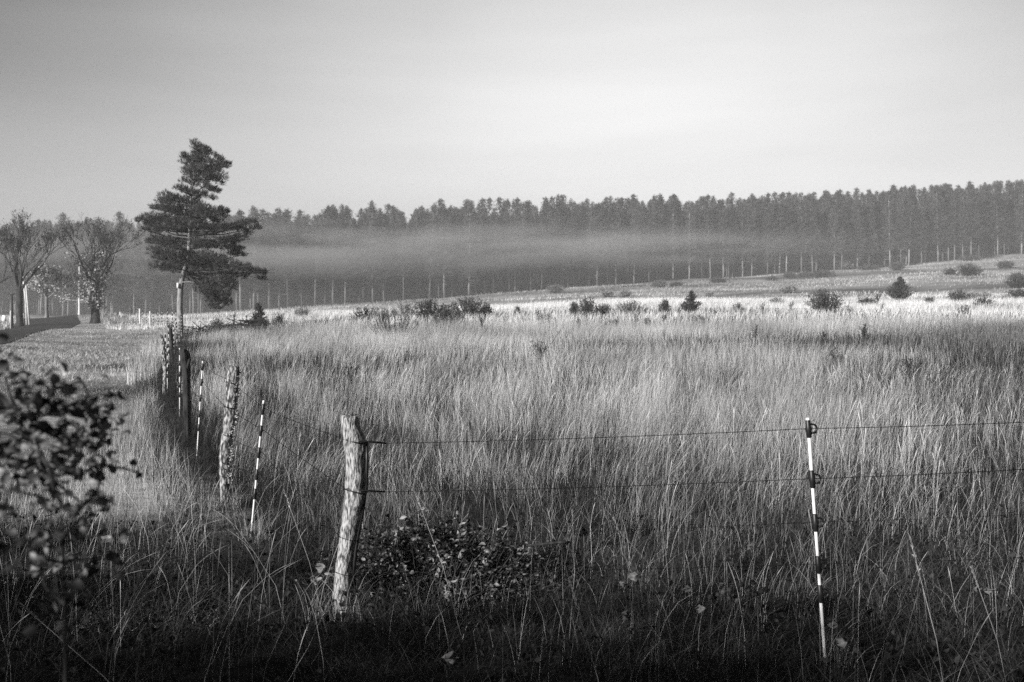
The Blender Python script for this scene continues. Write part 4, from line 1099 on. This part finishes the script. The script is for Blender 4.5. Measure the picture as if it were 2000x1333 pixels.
B = [
 ('low dark juniper with upswept twigs alone in the centre-left field', 770, 641, 90, 22, 'low', 'dark'),
 ('blocky dark juniper, left end of the big dark thicket', 836, 614, 54, 32, 'dome', 'dark'),
 ('low middle part of the big dark juniper thicket', 876, 611, 40, 18, 'dome', 'dark'),
 ('tallest rounded juniper, right part of the big dark thicket', 916, 609, 60, 31, 'dome', 'dark'),
 ('small juniper tailing off the right of the big dark thicket', 950, 608, 20, 12, 'dome', 'dark'),
 ('spiky little juniper in front of the middle of the dark thicket', 864, 622, 32, 17, 'dome', 'dark'),
 ('tiny dark juniper tuft below the gap of the dark thicket', 880, 627, 10, 9, 'sprig', 'dark'),
 ('small round juniper in front of the right part of the dark thicket', 896, 621, 24, 12, 'dome', 'dark'),
 ('pale scrub bush at the left end of the scrub left of the thicket', 714, 614, 48, 15, 'pale', 'pale'),
 ('pale scrub bush in the middle of the scrub left of the thicket', 755, 615, 44, 16, 'pale', 'pale'),
 ('pale taller scrub touching the left of the dark thicket', 792, 609, 38, 19, 'pale', 'pale'),
 ('thin twiggy seedling right below the dark thicket', 941, 634, 18, 20, 'sprig', 'dark'),
 ('tiny seedling in the bright band right of the thicket', 986, 624, 12, 7, 'sprig', 'dark'),
 ('low juniper sweeping up to a spike on its right', 1066, 621, 34, 17, 'low', 'dark'),
 ('narrow upright juniper left of the greyish twin bush', 1122, 607, 13, 17, 'dome', 'dark'),
 ('greyish rounded bush with pointed top near the field centre', 1150, 608, 38, 27, 'dome', 'dark'),
 ('low scrub leaning on the right of the greyish rounded bush', 1181, 607, 22, 14, 'pale', 'pale'),
 ('wide pale domed bush between two dark ones at the centre right', 1230, 604, 48, 19, 'pale', 'pale'),
 ('small lopsided bush left of the pointed dark juniper', 1298, 603, 16, 17, 'dome', 'dark'),
 ('pointed cone-shaped dark juniper at the centre right', 1351, 604, 42, 33, 'cone', 'dark'),
 ('small shoots at the foot of the pointed dark juniper', 1326, 607, 12, 9, 'sprig', 'dark'),
 ('tiny tuft right of the wide pale domed bush', 1260, 606, 9, 8, 'sprig', 'dark'),
 ('flat dark juniper in the dull stripe left of the black tuft', 1193, 629, 26, 11, 'low', 'dark'),
 ('small low juniper above and left of the black tuft', 1239, 623, 18, 11, 'low', 'dark'),
 ('blackest little tuft in the bright centre of the field', 1265, 632, 20, 14, 'sprig', 'dark'),
 ('thin low sprigs above and right of the black tuft', 1296, 621, 18, 11, 'sprig', 'dark'),
 ('flat sprawling pale shrub below the pointed juniper', 1365, 623, 36, 10, 'low', 'pale'),
 ('faint seedling in the bright centre, left of the flat dark juniper', 1131, 628, 14, 12, 'sprig', 'dark'),
 ('hazy round bush on the slope above the greyish bush', 1187, 580, 22, 12, 'pale', 'pale'),
 ('hazy bush on the slope above the wide pale domed bush', 1220, 581, 20, 14, 'pale', 'pale'),
 ('hazy round bush at the foot of the forest, centre', 1085, 572, 26, 15, 'pale', 'pale'),
 ('tiny bush at the bright band, left of the narrow juniper', 1010, 606, 8, 6, 'pale', 'pale'),
 ('dark twigs beside a leaning stick in the middle field', 1055, 690, 34, 22, 'sprig', 'dark'),
 ('tiny hazy bush on the slope right of centre', 1386, 579, 12, 7, 'pale', 'pale'),
 ('largest dark round juniper at the right of the field', 1612, 600, 58, 35, 'dome', 'dark'),
 ('dark low juniper right of the largest round one', 1693, 596, 28, 14, 'dome', 'dark'),
 ('bare dead forked shrub between juniper and tall conifer', 1714, 594, 16, 22, 'dead', 'dark'),
 ('tallest cone-shaped conifer of the open field, at the right', 1758, 589, 54, 45, 'cone', 'dark'),
 ('little bush right of the tallest conifer', 1816, 594, 14, 12, 'dome', 'dark'),
 ('rounded dark juniper near the right edge', 1871, 590, 38, 22, 'dome', 'dark'),
 ('two-lobed dark bush right of the rounded juniper near the edge', 1922, 596, 30, 14, 'dome', 'dark'),
 ('low dark spiky tuft in front of the rounded juniper near the edge', 1881, 605, 26, 10, 'low', 'dark'),
 ('dark juniper cut by the right edge of the picture', 1992, 585, 46, 20, 'dome', 'dark'),
 ('low pale scrub left of the juniper at the right edge', 1957, 585, 28, 8, 'pale', 'pale'),
 ('hazy pale bush behind the rounded juniper near the edge', 1900, 583, 18, 12, 'pale', 'pale'),
 ('low hazy scrub right behind the rounded juniper near the edge', 1923, 582, 24, 9, 'pale', 'pale'),
 ('hazy round bush on the slope above the largest juniper', 1541, 572, 30, 15, 'pale', 'pale'),
 ('pale low bush left of the largest round juniper', 1517, 593, 26, 11, 'pale', 'pale'),
 ('small bush between pointed and largest junipers', 1442, 600, 16, 9, 'pale', 'pale'),
 ('narrow dark shoot left of the pale low bush', 1490, 603, 12, 13, 'sprig', 'dark'),
 ('small dark shoots left of the largest juniper', 1545, 599, 12, 11, 'sprig', 'dark'),
 ('low tuft right of the largest juniper', 1657, 603, 16, 7, 'sprig', 'dark'),
 ('small dark bushlet under the dead forked shrub', 1722, 599, 9, 10, 'sprig', 'dark'),
 ('dark upright weed alone in the right half of the field', 1476, 655, 10, 20, 'sprig', 'dark'),
 ('faint weed in the dull stripe right of the upright weed', 1608, 651, 14, 8, 'sprig', 'dark'),
 ('tall branching weed in the dull stripe below the tall conifer', 1688, 651, 20, 18, 'sprig', 'dark'),
 ('dark leafy clump amid the straw at the far right', 1783, 722, 50, 26, 'sprig', 'dark'),
 ('dark bramble leaves amid the straw right of centre', 1633, 698, 46, 12, 'sprig', 'dark'),
 ('round bush on the forest edge near the pale bare trunks', 1752, 528, 20, 16, 'pale', 'dark'),
 ('low bush on the forest edge, rightmost', 1896, 509, 34, 9, 'pale', 'dark'),
 ('bush on the top right slope near the frame edge', 1964, 524, 26, 14, 'pale', 'dark'),
 ('small bush on the right slope, left of the large one', 1856, 537, 18, 12, 'pale', 'dark'),
 ('large bush on the right slope', 1892, 538, 40, 22, 'pale', 'dark'),
 ('dim bush low on the slope at the right edge', 1986, 562, 34, 30, 'pale', 'dark'),
 ('leafy bush at the forest edge above the largest juniper', 1648, 526, 28, 16, 'pale', 'pale'),
 ('low bush at the forest edge right of the leafy one', 1696, 527, 34, 8, 'pale', 'dark'),
 ('small round bush on the upper slope', 1542, 543, 18, 10, 'pale', 'dark'),
 ('wide low bush on the upper slope under the forest', 1604, 541, 40, 12, 'pale', 'dark'),
 ('flat small bush between two on the upper slope', 1572, 541, 20, 8, 'pale', 'dark'),
 ('tiny bush on the upper slope, left of the round one', 1508, 548, 16, 6, 'pale', 'dark'),
 ('flat bush at the forest foot right of centre', 1404, 552, 26, 8, 'pale', 'dark'),
 ('pale bush at the forest foot, centre right', 1288, 561, 26, 13, 'pale', 'pale'),
 ('low bush at the forest foot next to the pale one', 1322, 559, 18, 7, 'pale', 'dark'),
 ('small ragged half-dead conifer right of the lone pine', 505, 633, 36, 38, 'cone', 'dark'),
 ('low pale scrub right of the ragged small conifer', 545, 626, 24, 13, 'pale', 'pale'),
 ('thin faint sapling under the lone pine crown', 457, 628, 12, 22, 'sprig', 'dark'),
 ('little scrub between the lone pine and the thin sapling', 425, 632, 22, 8, 'pale', 'dark'),
 ('faint dark sprig in the straw left of centre', 687, 735, 34, 24, 'sprig', 'dark'),
 ('tiny dark sprig in the straw right of the faint one', 720, 738, 16, 14, 'sprig', 'dark'),
 ('spiky dead tuft at the foot of the pine among the stakes', 332, 642, 26, 16, 'sprig', 'dark'),
 ('hazy bush beneath the forest, left of the pale scrub', 590, 610, 26, 9, 'pale', 'pale'),
]
for (lb, px_, py_, w_, h_, kd, tn) in B:
    bush(lb, px_, py_, w_, h_, kd, tn, lift=.42 if py_ > 596 else .1)

# pile of cut branches by the pine
x0, d0, z0 = ground_at(455, 643, .35)
bp_ = thing('branch_pile', 'dark heap of cut branches right of the lone pine', 'branch pile', (x0, d0, z0))
g = Geo(); r = np.random.default_rng(71)
for k in range(150):
    a = r.uniform(-1, 1); L_ = r.uniform(.5, 1.6); c = np.array([a * 1.5 + r.normal() * .15, r.normal() * .35, .15 + r.uniform(0, .40) * (1 - a * a * .5) + (.25 if abs(a - .7) < .3 else 0)])
    dr = unit(np.array([r.normal(), r.normal() * .5, r.normal() * .22])); tube(g, [c - dr * L_ / 2, c + r.normal(size=3) * .06, c + dr * L_ / 2], [.02, .018, .006], 4, cap=False)
g.obj('branches', M['twig'], bp_)
g = Geo()
th = np.linspace(0, math.pi, 14)
for k in range(7):
    tube(g, [(1.05 + .42 * math.cos(q_) + .03 * k, -.2 + .08 * k, .12 + .62 * math.sin(q_) + .02 * k) for q_ in th], [.02] * 14, 5)
g.obj('bent_boughs', M['twig'], bp_)
g = Geo(); P = r.normal(size=(900, 3)) * [1.4, .4, .14] + [-.2, 0, .32]
cards(g, P, r.normal(size=(900, 3)), .12, .04, r=r); g.obj('withered_needles', M['bushleaf'], bp_)

# leaning stick in the field
x0, d0, z0 = ground_at(1056, 688, .3)
g = Geo(); tube(g, [(0, 0, 0), (.25, 0, .45), (.6, 0, .95)], [.012, .010, .004], 5)
tag(g.obj('stick', M['twig']), 'thin dry stick leaning right in the middle of the field', 'stick').location = (x0, d0, z0)

# ------------------------------------------------------------------ foreground: leafy mound by the corner post
def mound():
    r = np.random.default_rng(91)
    c = pt(860, 1150, 6.75); z0 = tz1(c.x, 6.75)
    o = thing('bramble_mound', 'low mound of small glossy dark leaves behind the corner post', 'bush', (c.x, 6.75, z0))
    gs, gl = Geo(), Geo()
    RX, RY, RZ = .90, .55, .38
    for k in range(460):
        a = r.uniform(0, 6.28); t_ = r.uniform(0, 1) ** .5
        x_ = math.cos(a) * RX * t_; y_ = math.sin(a) * RY * t_; top = RZ * (1 - t_ ** 2.4) * r.uniform(.75, 1.12) * (1.0 - .16 * x_) + .05 + (.14 if r.uniform() < .12 else 0) * r.uniform(.3, 1) + (.10 if abs(x_ + .22) < .12 else 0) * r.uniform(0, 1)
        b0 = np.array([x_ * .6, y_ * .6, 0]); e_ = np.array([x_ + r.normal() * .04, y_, top])
        tube(gs, [b0, (b0 + e_) / 2 + r.normal(size=3) * .02, e_], [.004, .003, .0015], 4, cap=False)
        m = 10; s_ = np.linspace(.3, 1.0, m)[:, None]
        P = b0 + (e_ - b0) * s_ + r.normal(size=(m, 3)) * .014
        leaves(gl, P, np.array([[.4, -.25, .25]]) + r.normal(size=(m, 3)) * [.9, .7, .28], r.uniform(.026, .055, m), r.uniform(.014, .028, m), r=r)
    gs.obj('stems', M['twig'], o); gl.obj('leaves', M['bramleaf'], o)
mound()
g = Geo(); tube(g, [pt(1030, 1066, 6.4), pt(1060, 1063, 6.4), pt(1090, 1060, 6.4), pt(1113, 1059, 6.4)], [.006, .010, .009, .007], 8)
s_o = g.obj('dark_stick', M['postdark'], smooth=True, origin=pt(1060, 1063, 6.4)); s_o.location = pt(1060, 1063, 6.4)
tag(s_o, 'short black stick poking out right of the leafy mound', 'stick')

# thistle heads
x0, y0 = pt(1440, 1150, 5.6).x, 5.6; z0 = tz1(x0, y0)
th_ = thing('thistle_plant', 'clump of dark round dry seed heads left of the lone stake', 'plant', (x0, y0, z0))
r = np.random.default_rng(14); gs = Geo()
for (a, b_) in [(1387, 1167), (1403, 1162), (1413, 1157), (1424, 1168), (1425, 1152), (1433, 1165), (1448, 1142), (1462, 1162), (1463, 1152), (1470, 1137), (1487, 1155), (1496, 1152), (1440, 1172)]:
    c = pt(a, b_, 5.6 + r.normal() * .06); g = Geo(); rad = .0145 * r.uniform(.8, 1.25)
    zz = np.linspace(-1, 1, 7); tube(g, [(c.x, c.y, c.z + rad * q_) for q_ in zz], [max(.1, math.sqrt(1 - min(q_ * q_, .97))) * rad for q_ in zz], 10)
    P = unit(r.normal(size=(70, 3))); cards(g, np.array(tuple(c)) + P * rad * .9, P, .008, .0022, r=r)
    g.obj('seed_head', M['thistle'], th_, smooth=True, origin=(x0, y0, z0))
    tube(gs, [(x0 + (c.x - x0) * .25, y0, z0), (x0 + (c.x - x0) * .8, (y0 + c.y) / 2, z0 + .12), (c.x, c.y, c.z - rad)], [.003, .0025, .002], 5)
gs.obj('stalks', M['twig'], th_, origin=(x0, y0, z0))

# fallen leaves lodged in the grass
def big_leaf(label, px, py, d, size, seed, up=.5):
    r = np.random.default_rng(seed); c = pt(px, py, d)
    n_ = 9; g = Geo(); N2 = Noise2(seed, 8, 2, 7)
    u, v = np.meshgrid(np.linspace(0, 1, n_), np.linspace(-1, 1, n_))
    wd = np.sin(np.clip(u ** .8, .01, .99) * math.pi) ** 1.1 * .34 * (1 + .2 * np.cos(u * 16))
    x_ = u - .5; y_ = v * wd; z_ = .22 * v ** 2 + .13 * N2(u * 3, v * 2) + .22 * u ** 2
    P = np.stack([x_, y_, z_], -1).reshape(-1, 3) * size
    # turn it upright to face the camera roughly
    a = r.uniform(0, 6.28); ca, sa = math.cos(a), math.sin(a)
    P = P @ np.array([[ca, 0, sa], [0, 1, 0], [-sa, 0, ca]]).T
    b_ = R(60 + 30 * up); cb_, sb_ = math.cos(b_), math.sin(b_)
    P = np.stack([P[:, 0] * 1.0, P[:, 1] * cb_ - P[:, 2] * sb_, P[:, 1] * sb_ + P[:, 2] * cb_], 1)
    ii = (np.arange(n_ - 1)[:, None] * n_ + np.arange(n_ - 1)).ravel()
    g.add(P, np.stack([ii, ii + 1, ii + n_ + 1, ii + n_], 1))
    o = g.obj('dry_leaf', M['dryleaf'], smooth=True); o.location = c
    tag(o, label, 'leaf', 'pale dry leaves lying in the foreground grass')
for i, a in enumerate([
    ('large pale dry leaf low in the centre of the foreground', 1157, 1245, 4.9, .085), ('curled pale leaf upright right of the leafy mound', 1234, 1125, 5.8, .075),
    ('small folded leaf just under the curled upright one', 1222, 1142, 5.8, .06), ('ragged pale leaf above the large central one', 1218, 1203, 5.2, .075),
    ('pale leaf left of the thistle heads', 1345, 1152, 5.6, .06), ('pale leaf touching the top of the thistle heads', 1414, 1142, 5.65, .06),
    ('leaf stuck high in the straw left of the lone stake', 1460, 1068, 6.2, .055), ('round pale leaf at the bottom under the mound', 884, 1285, 4.8, .08),
    ('pale leaf flat near the bottom right', 1832, 1258, 4.9, .08), ('drooping leaf low right of the lone stake', 1640, 1255, 4.8, .09),
    ('small leaf beside the foot of the lone stake', 1628, 1222, 4.9, .05), ('pointed leaf hooked on a stem at the lower right', 1905, 1150, 5.4, .05),
    ('paler leaf right of the pointed hooked one', 1932, 1153, 5.4, .05), ('pale leaf tip at the top of the leafy mound', 802, 1022, 6.5, .055),
    ('leaf left of the corner post foot', 630, 1108, 6.35, .10), ('dim leaf in the bottom centre right', 1340, 1325, 4.6, .07),
    ('dim leaf low, right of the large central one', 1202, 1300, 4.6, .06), ('dull leaf in the shade at lower centre right', 1370, 1190, 5.2, .06)]):
    big_leaf(*a, seed=300 + i, up=random.random())

# tall seed-headed stalks standing out in front
def stalk(label, base, tip, d, head, seed):
    r = np.random.default_rng(seed); a = pt(*base, d); b_ = pt(*tip, d); g = Geo()
    a2 = a + (a - b_) * max(0, (a.z - tz1(a.x, d)) / max(.05, (b_.z - a.z))); a2.z = tz1(a2.x, d)
    mid = (a2 + b_) / 2 + Vector((.02, 0, .01))
    o = thing('seed_stalk', label, 'grass stalk', a2, 'tall seed-headed grass stalks in front')
    tube(g, [a2, mid, b_], [.0016, .0013, .0007], 5); g.obj('stem', M['straw'], o, origin=a2)
    g = Geo(); n_ = 90; s_ = r.uniform(0, 1, n_); dirv = np.array(tuple((b_ - mid).normalized()))
    P = np.array(tuple(b_)) - dirv * (s_ * head)[:, None]
    cards(g, P, dirv + r.normal(size=(n_, 3)) * .22, .018, .0035, r=r); g.obj('seed_head', M['straw'], o, origin=a2)
for i, a in enumerate([('thick-headed stalk arching at the right in front', (1835, 1333), (1777, 1050), 3.9, .17), ('blurry drooping head right of the leafy mound', (1150, 1300), (1115, 1140), 3.6, .10),
                       ('stalk with narrow head at the lower right', (1960, 1333), (1898, 1110), 4.2, .09), ('long stalk leaning left before the mound', (1330, 1190), (1185, 1010), 5.6, .02),
                       ('tall stalk crossing the leafy mound', (905, 1260), (812, 965), 5.4, .08), ('straight stalk right of the mound', (1112, 1260), (1118, 1000), 5.5, .03),
                       ('stalk with slim head left of the corner post', (640, 1250), (555, 960), 5.6, .10), ('arching stalk at the lower left', (200, 1333), (40, 1180), 3.9, .10),
                       ('stalk arching over beside the post foot', (560, 1333), (640, 1180), 4.6, .08)]):
    stalk(*a, seed=500 + i)

# ------------------------------------------------------------------ blurred leafy shrub close at the left
def shrub():
    r = np.random.default_rng(19); D0 = 1.32
    b0 = pt(125, 1900, D0); b0.z = tz1(b0.x, D0)
    o = thing('foreground_shrub', 'out-of-focus leafy shrub close to the camera at the left edge', 'shrub', b0)
    gs, gl = Geo(), Geo()
    main = [b0, pt(128, 1500, D0), pt(128, 1230, D0), pt(124, 1100, D0), pt(118, 980, D0)]
    tube(gs, main, [.004, .003, .0025, .0022, .002], 7)
    br = [([(118, 980), (95, 930), (70, 880), (20, 850), (-60, 830)], 30), ([(118, 980), (60, 860), (30, 800), (10, 740), (-5, 690)], 30), ([(110, 950), (80, 880), (60, 820), (50, 770), (90, 730)], 24),
          ([(70, 880), (110, 930), (160, 920), (200, 910)], 12), ([(60, 820), (120, 800), (180, 805), (225, 820)], 34), ([(120, 800), (160, 780), (178, 790)], 14), ([(60, 830), (120, 860), (180, 850), (225, 850)], 34),
          ([(30, 800), (-30, 760), (-80, 740)], 20), ([(40, 800), (0, 780), (-60, 800)], 24), ([(122, 1060), (160, 1050), (215, 1045), (270, 1042)], 20), ([(122, 1040), (80, 1060), (30, 1100), (0, 1120)], 12),
          ([(124, 1100), (150, 1090), (190, 1120)], 10), ([(120, 1000), (80, 970), (30, 960), (-20, 950)], 22), ([(90, 930), (130, 900), (150, 870), (170, 830)], 22), ([(200, 910), (240, 915), (278, 925)], 4),
          ([(126, 1180), (90, 1150), (70, 1090)], 9), ([(128, 1230), (160, 1200), (180, 1160)], 6), ([(95, 930), (50, 900), (0, 890), (-50, 880)], 26), ([(-5, 700), (-40, 640), (-70, 600)], 8), ([(60, 820), (110, 760), (160, 745), (175, 775)], 12), ([(10, 740), (45, 725), (70, 735)], 8), ([(150, 1000), (190, 960), (205, 900)], 8), ([(124, 1100), (80, 1090), (40, 1040)], 16), ([(124, 1050), (170, 1000), (190, 960)], 14), ([(128, 1180), (170, 1130), (200, 1080)], 12), ([(95, 930), (130, 960), (170, 990)], 12), ([(70, 880), (30, 920), (10, 990)], 16)]
    for pts_, nl in br:
        nl = int(nl * 1.25)
        P = [np.array(tuple(pt(a, b_, D0 + .10 * math.sin(i * 1.7 + nl) + .02 * i))) for i, (a, b_) in enumerate(pts_)]
        tube(gs, P, np.linspace(.0024, .0010, len(P)), 5)
        P = np.array(P); s_ = np.sort(r.uniform(0.1, 1, nl)) * (len(P) - 1); k = np.minimum(s_.astype(int), len(P) - 2); f_ = (s_ - k)[:, None]
        Q = P[k] * (1 - f_) + P[k + 1] * f_ + r.normal(size=(nl, 3)) * [.010, .04, .010]
        leaves(gl, Q, r.normal(size=(nl, 3)) + [0, 0, -.1], r.uniform(.011, .024, nl), r.uniform(.008, .016, nl), r=r, curl=.3)
    gs.obj('stems', M['twig'], o, smooth=True, origin=b0); gl.obj('leaves', M['shrubleaf'], o, origin=b0)
shrub()

# ------------------------------------------------------------------ unseen trees added behind the camera, heights shaped to shade the foreground
def shade_tree(x, y, H, W, seed, n_=1500, label=''):
    r = np.random.default_rng(seed); z0 = tz1(x, y)
    o = thing('unseen_shade_tree', label, 'tree', (x, y, z0), 'unseen shade trees behind the viewpoint')
    g = Geo(); tube(g, [(0, 0, -.1), (.05, 0, H * .3), (0, .05, H * .8)], [.16, .12, .04], 8)
    for k in range(16):
        a = r.uniform(0, 6.28); zz = H * r.uniform(.15, .7); L_ = W / 2 * r.uniform(.5, 1)
        tube(g, [(0, 0, zz), (math.cos(a) * L_, math.sin(a) * L_, zz + L_ * .7)], [.05, .012], 4, cap=False)
    g.obj('trunk', M['darkbark'], o)
    g = Geo()
    for k in range(26):
        a = r.uniform(0, 6.28); rr = W / 2 * r.uniform(0, .85); zz = H * r.uniform(.12, .86); cc = np.array([math.cos(a) * rr, math.sin(a) * rr, zz])
        m = n_ // 26; P = cc + unit(r.normal(size=(m, 3))) * (r.uniform(0, 1, (m, 1)) ** .5) * [W * .2, W * .2, H * .12]
        leaves(g, P, r.normal(size=(m, 3)), r.uniform(.1, .18, m), r.uniform(.08, .14, m), r=r)
    g.obj('crown', M['bushleaf'], o)
xs = np.arange(-27, 9.5, 2.6)
for i, x_ in enumerate(xs):
    t_ = 18.0 if False else 0
    shade_tree(x_ + random.uniform(-.4, .4), -5.0 + random.uniform(-.4, .4), float(np.interp(x_, [-27, -21, -14, -12, -10, -8, -6, -3, 3], [8.4, 8.3, 6.7, 5.75, 5.4, 5.15, 6.6, 7.6, 8.2])) + random.uniform(-.3, .15), 3.8, 700 + i, 3400,
               'unseen leafy tree added behind the viewpoint to shade the foreground')

# ------------------------------------------------------------------ haze and banks of mist
def vol(name, dens_, alb=.92, aniso=0.0):
    m = bpy.data.materials.new(name); m.use_nodes = True
    n, l = m.node_tree.nodes, m.node_tree.links
    n.remove(n['Principled BSDF'])
    v = n.new('ShaderNodeVolumePrincipled'); v.inputs['Density'].default_value = dens_; v.inputs['Color'].default_value = (alb, alb, alb, 1)
    v.inputs['Anisotropy'].default_value = aniso
    l.new(v.outputs[0], n['Material Output'].inputs['Volume'])
    m.cycles.homogeneous_volume = True
    return m
g = Geo(); box(g, (0, 300, 23), (1260, 840, 56)); hz = g.obj('haze', vol('haze_air', .0010))
tag(hz, 'thin morning haze over the whole field', 'haze', kind='stuff')
def bank(label, c, rad, rot, dens_, shells=((1, .3), (.82, .3), (.62, .4)), dents=0.0):
    t_ = None
    for k, (s_, f_) in enumerate(shells):
        g = Geo(); nu, nv = 40, 16
        u = np.arange(nu) * 2 * np.pi / nu; v = np.linspace(-np.pi / 2 + .02, np.pi / 2 - .02, nv)
        U, Vv = np.meshgrid(u, v); x_ = np.cos(Vv) * np.cos(U); y_ = np.cos(Vv) * np.sin(U); z_ = np.sin(Vv)
        w_ = 1 + .10 * np.sin(3 * U + k) * np.cos(Vv) + .07 * np.sin(5 * U + 2 * k)
        P = np.stack([x_ * rad[0] * w_, y_ * rad[1] * w_, z_ * rad[2] * (1 + .15 * np.sin(4 * U + 1.3 * k))], -1).reshape(-1, 3) * (s_, s_, s_)
        ii = [(i * nu + j, i * nu + (j + 1) % nu, (i + 1) * nu + (j + 1) % nu, (i + 1) * nu + j) for i in range(nv - 1) for j in range(nu)]
        P = np.vstack([P, [0, 0, -rad[2] * s_], [0, 0, rad[2] * s_]])
        T = [(nu * nv, (j + 1) % nu, j) for j in range(nu)] + [(nu * nv + 1, (nv - 1) * nu + j, (nv - 1) * nu + (j + 1) % nu) for j in range(nu)]
        g.add(P, ii, T)
        o = g.obj('mist_bank', vol('mist', dens_ * f_ * 3), smooth=True); o.location = c; o.rotation_euler = (0, 0, rot)
        tag(o, label, 'mist', 'mist hanging before the forest', 'stuff')
def wispy(name, dmax, rad):
    m = bpy.data.materials.new(name); m.use_nodes = True
    n, l = m.node_tree.nodes, m.node_tree.links
    n.remove(n['Principled BSDF'])
    v = n.new('ShaderNodeVolumePrincipled'); v.inputs['Color'].default_value = (.92, .92, .92, 1)
    t = n.new('ShaderNodeTexCoord')
    mp_ = n.new('ShaderNodeMapping'); mp_.inputs['Scale'].default_value = (.04, .06, .32); l.new(t.outputs['Object'], mp_.inputs[0])
    nt_ = n.new('ShaderNodeTexNoise'); nt_.inputs['Scale'].default_value = 1.0; nt_.inputs['Detail'].default_value = 3; l.new(mp_.outputs[0], nt_.inputs['Vector'])
    m_ = n.new('ShaderNodeMapRange'); m_.inputs['From Min'].default_value = .38; m_.inputs['From Max'].default_value = .60; m_.inputs['To Min'].default_value = .08; m_.inputs['To Max'].default_value = 1
    l.new(nt_.outputs['Fac'], m_.inputs['Value'])
    nr_ = n.new('ShaderNodeMapping'); nr_.inputs['Scale'].default_value = (1 / rad[0], 1 / rad[1], 1 / rad[2]); l.new(t.outputs['Object'], nr_.inputs[0])
    ln = n.new('ShaderNodeVectorMath'); ln.operation = 'LENGTH'; l.new(nr_.outputs[0], ln.inputs[0])
    f_ = n.new('ShaderNodeMapRange'); f_.interpolation_type = 'SMOOTHSTEP'; f_.inputs['From Min'].default_value = 1.0; f_.inputs['From Max'].default_value = .25; f_.inputs['To Min'].default_value = 0; f_.inputs['To Max'].default_value = dmax
    l.new(ln.outputs['Value'], f_.inputs['Value'])
    mm = n.new('ShaderNodeMath'); mm.operation = 'MULTIPLY'; l.new(m_.outputs[0], mm.inputs[0]); l.new(f_.outputs[0], mm.inputs[1]); l.new(mm.outputs[0], v.inputs['Density'])
    l.new(v.outputs[0], n['Material Output'].inputs['Volume'])
    m.cycles.volume_step_rate = .25
    return m
def wisp(label, c, rad, rot, dmax):
    g = Geo(); nu, nv = 40, 16
    u = np.arange(nu) * 2 * np.pi / nu; v = np.linspace(-np.pi / 2 + .02, np.pi / 2 - .02, nv); U, Vv = np.meshgrid(u, v)
    P = np.stack([np.cos(Vv) * np.cos(U) * rad[0], np.cos(Vv) * np.sin(U) * rad[1], np.sin(Vv) * rad[2]], -1).reshape(-1, 3)
    ii = [(i * nu + j, i * nu + (j + 1) % nu, (i + 1) * nu + (j + 1) % nu, (i + 1) * nu + j) for i in range(nv - 1) for j in range(nu)]
    P = np.vstack([P, [0, 0, -rad[2]], [0, 0, rad[2]]])
    T = [(nu * nv, (j + 1) % nu, j) for j in range(nu)] + [(nu * nv + 1, (nv - 1) * nu + j, (nv - 1) * nu + (j + 1) % nu) for j in range(nu)]
    g.add(P, ii, T); o = g.obj('mist_bank', wispy('mist', dmax, rad)); o.location = c; o.rotation_euler = (0, R(-1.0), rot)
    tag(o, label, 'mist', None, 'stuff')
c = pt(760, 487, 174); wisp('long pale streaky bank of mist hanging across the pine tops', c, (106, 13, 6.0), R(9), .056)
c = pt(1180, 468, 196); bank('faint end of the mist bank across the central pines', c, (44, 10, 5.4), R(16), .0012)
c = pt(330, 612, 146); bank('low mist lying on the far field behind the lone pine', c, (60, 26, 4.6), R(4), .0007)
c = pt(1000, 520, 178); c.z = 12; bank('broad thin mist standing all along the forest', c, (170, 26, 17), R(10), .0007)
